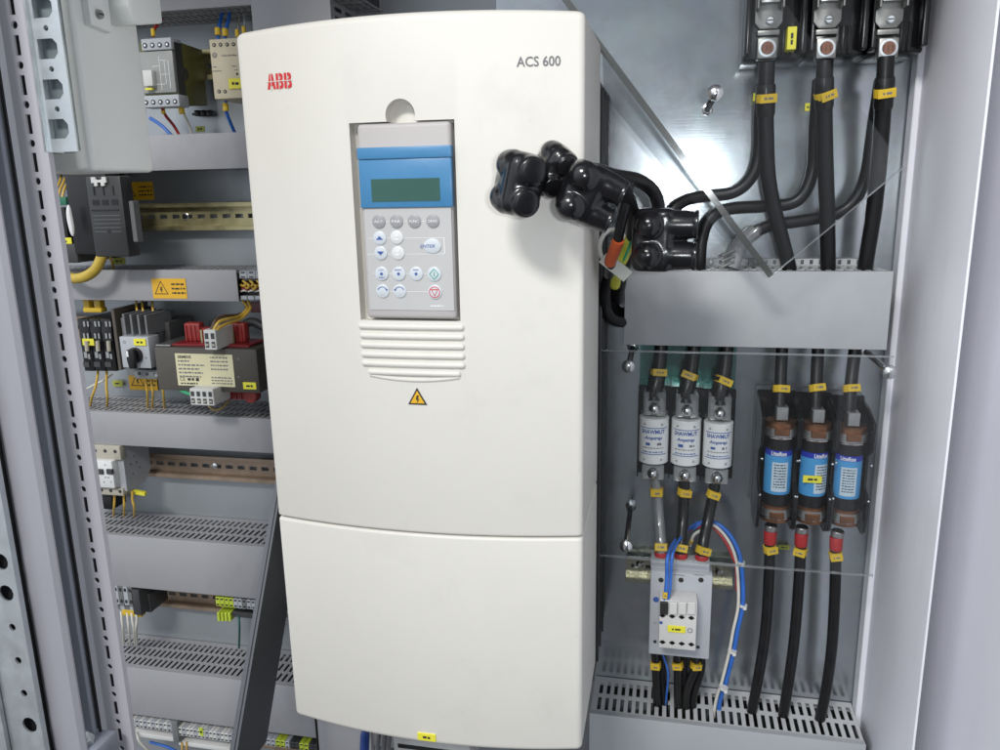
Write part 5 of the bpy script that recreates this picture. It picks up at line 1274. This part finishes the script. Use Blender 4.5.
for i in range(4): mb.strokes((x0 + ww * .76, PY - .0002, z1 - hh * (.10 + .12 * i)), EX, EZ, ww * .3, hh * .05)
for i in range(3): mb.strokes((x0 + ww * .78, PY - .0002, z1 - hh * (.72 + .09 * i)), EX, EZ, ww * .36, hh * .045)
mb.mat(INK); mb.text('CE', (x0 + ww * .09, PY - .0002, z0 + hh * .2), EX, EZ, hh * .11); mb.strokes((x0 + ww * .28, PY - .0002, z0 + hh * .2), EX, EZ, ww * .2, hh * .1); mb.strokes((x0 + ww * .2, PY - .0002, z0 + hh * .07), EX, EZ, ww * .3, hh * .05)
mb.build('rating_plate', tf)
tagplate(tf, 249.5, 386, 13, 6.5, .8365)
wire('thin ochre wire looping under the transformer plug', [(207, 404, .86), (214, 410, .858), (222, 408, .86), (229, 400, .868)], M('brown_wire2', (.28, .20, .06), .45), .0015)
# cables behind the transformer by the drive
cable('dark_cable', 'dark grey cable crossing behind the transformer beside the drive', 'cable', [(238, 330, .89), (250, 322, .885), (262, 326, .88), (285, 340, .88)], .0055, DKGREY)
mb = MB().mat(M('pink_label', (.30, .13, .14), .5)); pbox(mb, 250, 302, 285, 313, .935, .006, .001); mb.build('terminal_cover', label='dull pink cover on the plate right of the arching ochre wires', cat='cover')

# circuit breakers
cbk = thing('circuit_breaker', W(112, 498, .88), 'grey white circuit breakers beside the left post', 'circuit breaker')
BYY = .862
mb = MB().mat(LTGREY); x0, x1, z0, z1 = rect(86, 447, 121, 492, BYY)
mb.prism([(BYY + .006, z0), (BYY + .045, z0 - .000), (BYY + .060, z0 + .014), (BYY + .060, z1 - .002), (BYY + .045, z1 + .004), (BYY + .006, z1)], (x0, 0, 0), EY, EZ, EX, x1 - x0, .0008, 1)
for a, b in ((.020, .30), (.030, .5), (.026, .66), (.034, .36), (.018, .52)): mb.mat(INKG); mb.box(x1 - .0002, x1 + .0004, BYY + a, BYY + a + .003, z0 + (z1 - z0) * b, z0 + (z1 - z0) * b + .002)
mb.build('housing', cbk)
mb = MB().mat(BEIGE); pbox(mb, 86, 445.5, 120, 459.5, BYY + .002, .012, .001); screws_row(mb, 95, 450.5, 115, 451.5, 3, BYY + .0018, .0023, DKGREY); mb.build('terminal', cbk)
mb = MB().mat(BEIGE); pbox(mb, 92, 488, 123, 495, BYY + .002, .012, .001); screws_row(mb, 101.5, 490, 120, 491.5, 3, BYY + .0018, .0022, DKGREY); mb.build('terminal', cbk)
mb = MB().mat(WHITE); pbox(mb, 88, 461, 113, 487.5, BYY - .006, .012, .001); mb.mat(INKG)
for u, v in ((95.5, 464.5), (105, 465), (98, 481), (104, 482), (111, 482)): c = W(u, v, BYY - .0062); mb.poly(circ(0, 0, .0010, 8), c, EX, EZ)
for u in (97, 107): mb.strokes(W(u, 477.5, BYY - .0062), EX, EZ, .008, .0014)
mb.build('front_plate', cbk)
for u in (99.5, 109):
    mb = MB().mat(DKGREY); pbox(mb, u - 3, 469.5, u + 3, 474.5, BYY - .0085, .004, .0006, 1); mb.build('toggle', cbk)
for u, u2, lb in ((114.5, 113.5, 'left'), (124, 123.8, 'middle'), (132.5, 134, 'right')):
    wire(f'{lb} yellow wire below the white circuit breakers', [(u, 491, .876), (u, 500, .876), (u2 + .5, 508, .878), (u2, 516, .90)], WYEL, .0015)
mb = MB().mat(LABELY); c0 = W(130, 494, .88); mb.prism([(0, 0), (.022, -.002), (.022, .003), (.004, .0055), (0, .003)], c0, EX, EZ, EY, .006, .0006, 1)
mb.build('yellow_strip', label='bright yellow plastic strip beside the wires of the breakers', cat='strip')
mb = MB().mat(BLACK); pbox(mb, 92, 497, 112, 509, .91, .03, .001); mb.build('cable_bundle_block', label='black block under the circuit breakers by the post', cat='block')

# lower terminal groups
tm = terminal_strip(110, 133, 586, 612, .868, 5, 'dark grey terminal strip with white wires below the wide duct', [MIDGREY, LTGREY], .05)
mb = MB().mat(DKGREY); pbox(mb, 132, 590, 140, 615, .868, .05, .0008); pbox(mb, 140, 594, 150, 612, .885, .04, .0008); mb.build('end_stop', tm)
mb = MB().mat(YELLOW); pbox(mb, 122, 610, 141, 616.5, .876, .01, .001); mb.build('wire_marker', tm)
for i, (u, u2) in enumerate(((117, 119), (121, 124), (127, 130), (131.5, 135), (136, 137))):
    wire(f"{('first', 'second', 'third', 'fourth', 'fifth')[i]} from the left of the white wires under the dark terminal strip", [(u, 611, .878), (u + .8, 620, .874), (u2 - 1, 630, .876), (u2, 644, .90)], WWHITE, .0016)
def gyf(i): return GYTERM if i < 4 else (LTGREY if i % 3 else MIDGREY)
tm = terminal_strip(216, 260, 599, 612, .872, 10, 'terminal strip with four green yellow blocks left of the slanted bar', gyf, .05)
mb = MB().mat(GYTERM); 
for i in range(4): pbox(mb, 217 + 3.6 * i, 613, 219.6 + 3.6 * i, 621.5, .876, .03, .0006, 1)
mb.build('earth_foot', tm)
mb = MB().mat(DKGREY); pbox(mb, 232, 613, 258, 618, .880, .03, .0006, 1); mb.build('strip_foot', tm)
mb = MB().mat(M('green_cover', (.01, .06, .04), .5)); pbox(mb, 218, 594.5, 262, 599, .885, .04, .0006, 1); mb.build('cover_strip', tm)
wire('dark green wire hanging down left of the slanted bar', [(239, 616, .88), (239.5, 630, .878), (239, 648, .90)], WDKGREEN, .0015)
def gy2(i): return LTGREY if i < 4 else GYTERM
tm = terminal_strip(283, 308, 605, 618, .872, 6, 'terminal strip seen between the slanted bar and the drive', gy2, .05)
mb = MB().mat(MIDGREY); pbox(mb, 282, 619, 306, 626, .880, .03, .0006, 1); mb.build('strip_foot', tm)
wire('teal wire right of the slanted bar, behind the drive edge', [(302, 622, .885), (301, 636, .882), (299, 652, .90)], WDKGREEN, .0015)

# bottom terminal strips
tm = terminal_strip(132, 175, 722, 733, .868, 11, 'bottom terminal strip nearest the left post', [OFFWHITE, LTGREY], .05)
mb = MB().mat(OFFWHITE); pbox(mb, 132, 735, 175, 739, .872, .03, .0008); mb.build('lower_ledge', tm)
tm2 = terminal_strip(179, 232, 731, 743, .868, 14, 'bottom terminal strip just left of the slanted bar', [OFFWHITE, LTGREY, OFFWHITE], .05)
mb = MB().mat(OFFWHITE); pbox(mb, 179, 745, 232, 749, .872, .03, .0008); mb.build('lower_ledge', tm2)
mb = MB().mat(MIDGREY); pbox(mb, 172, 722, 178, 742, .866, .05, .0008); mb.build('end_stop', tm2)
tagplate(tm2, 201, 732, 4, 8, .8672, 'yellow_marker', GYTERM)
tm3 = terminal_strip(262, 318, 742, 752, .868, 12, 'bottom terminal strip under the corner of the drive', lambda i: GYTERM if i in (3, 4, 8, 9) else (LTGREY if i < 6 else DKGREY), .05)
wire('white wire curling under the bottom terminal strip by the post', [(136, 732, .87), (140, 742, .868), (150, 752, .875), (160, 762, .89)], WWHITE, .0018)
for i, (u, lb) in enumerate(((182, 'left'), (186.5, 'right'))):
    wire(f'{lb} ochre wire hanging below the bottom terminal strips', [(u, 742, .872), (u + .5, 752, .872), (u + 1.5, 768, .88)], M('ochre_wire', (.55, .36, .10), .45), .0017)
cable('control_wire', 'blue wire behind the bottom terminals by the left post', 'wire', [(150, 742, .91), (170, 748, .905), (190, 760, .90)], .002, WBLUE, G11)
# under the drive
mb = MB().mat(DUCT); pbox(mb, 318, 712, 372, 800, .86, .08, .002); mb.build('grey_box', label='grey enclosure peeking out below the drive left corner', cat='enclosure')
cable('dark_cable', 'thin dark cable beside the grey enclosure under the drive', 'cable', [(313, 700, .85), (316, 722, .85), (319, 760, .85)], .0016, CABLE)
cable('blue_cable_end', 'dark blue cable end hanging under the drive', 'cable end', [(366, 725, .80), (365, 736, .80), (364, 760, .80)], .0058, M('navy_plastic', (.02, .05, .20), .4, 0, .1), rf=lambda f: .25 + .75 * min(1, f * 2.2))
for i, (u, lb) in enumerate(((378, 'left'), (384, 'middle'), (389, 'right'))):
    cable('grey_cable', f'{lb} grey cable under the drive beside the blue cable end', 'cable', [(u + 3, 722, .82), (u, 742, .82), (u - 3, 775, .82)], .0030, MIDGREY, 'grey cables under the drive')
mb = MB().mat(OFFWHITE); pbox(mb, 394, 738, 470, 770, .84, .06, .002); mb.mat(INK); pbox(mb, 398, 748, 466, 752, .8395, .001); mb.build('pale_terminal_box', label='pale terminal housing seen under the drive bottom edge', cat='terminal housing')
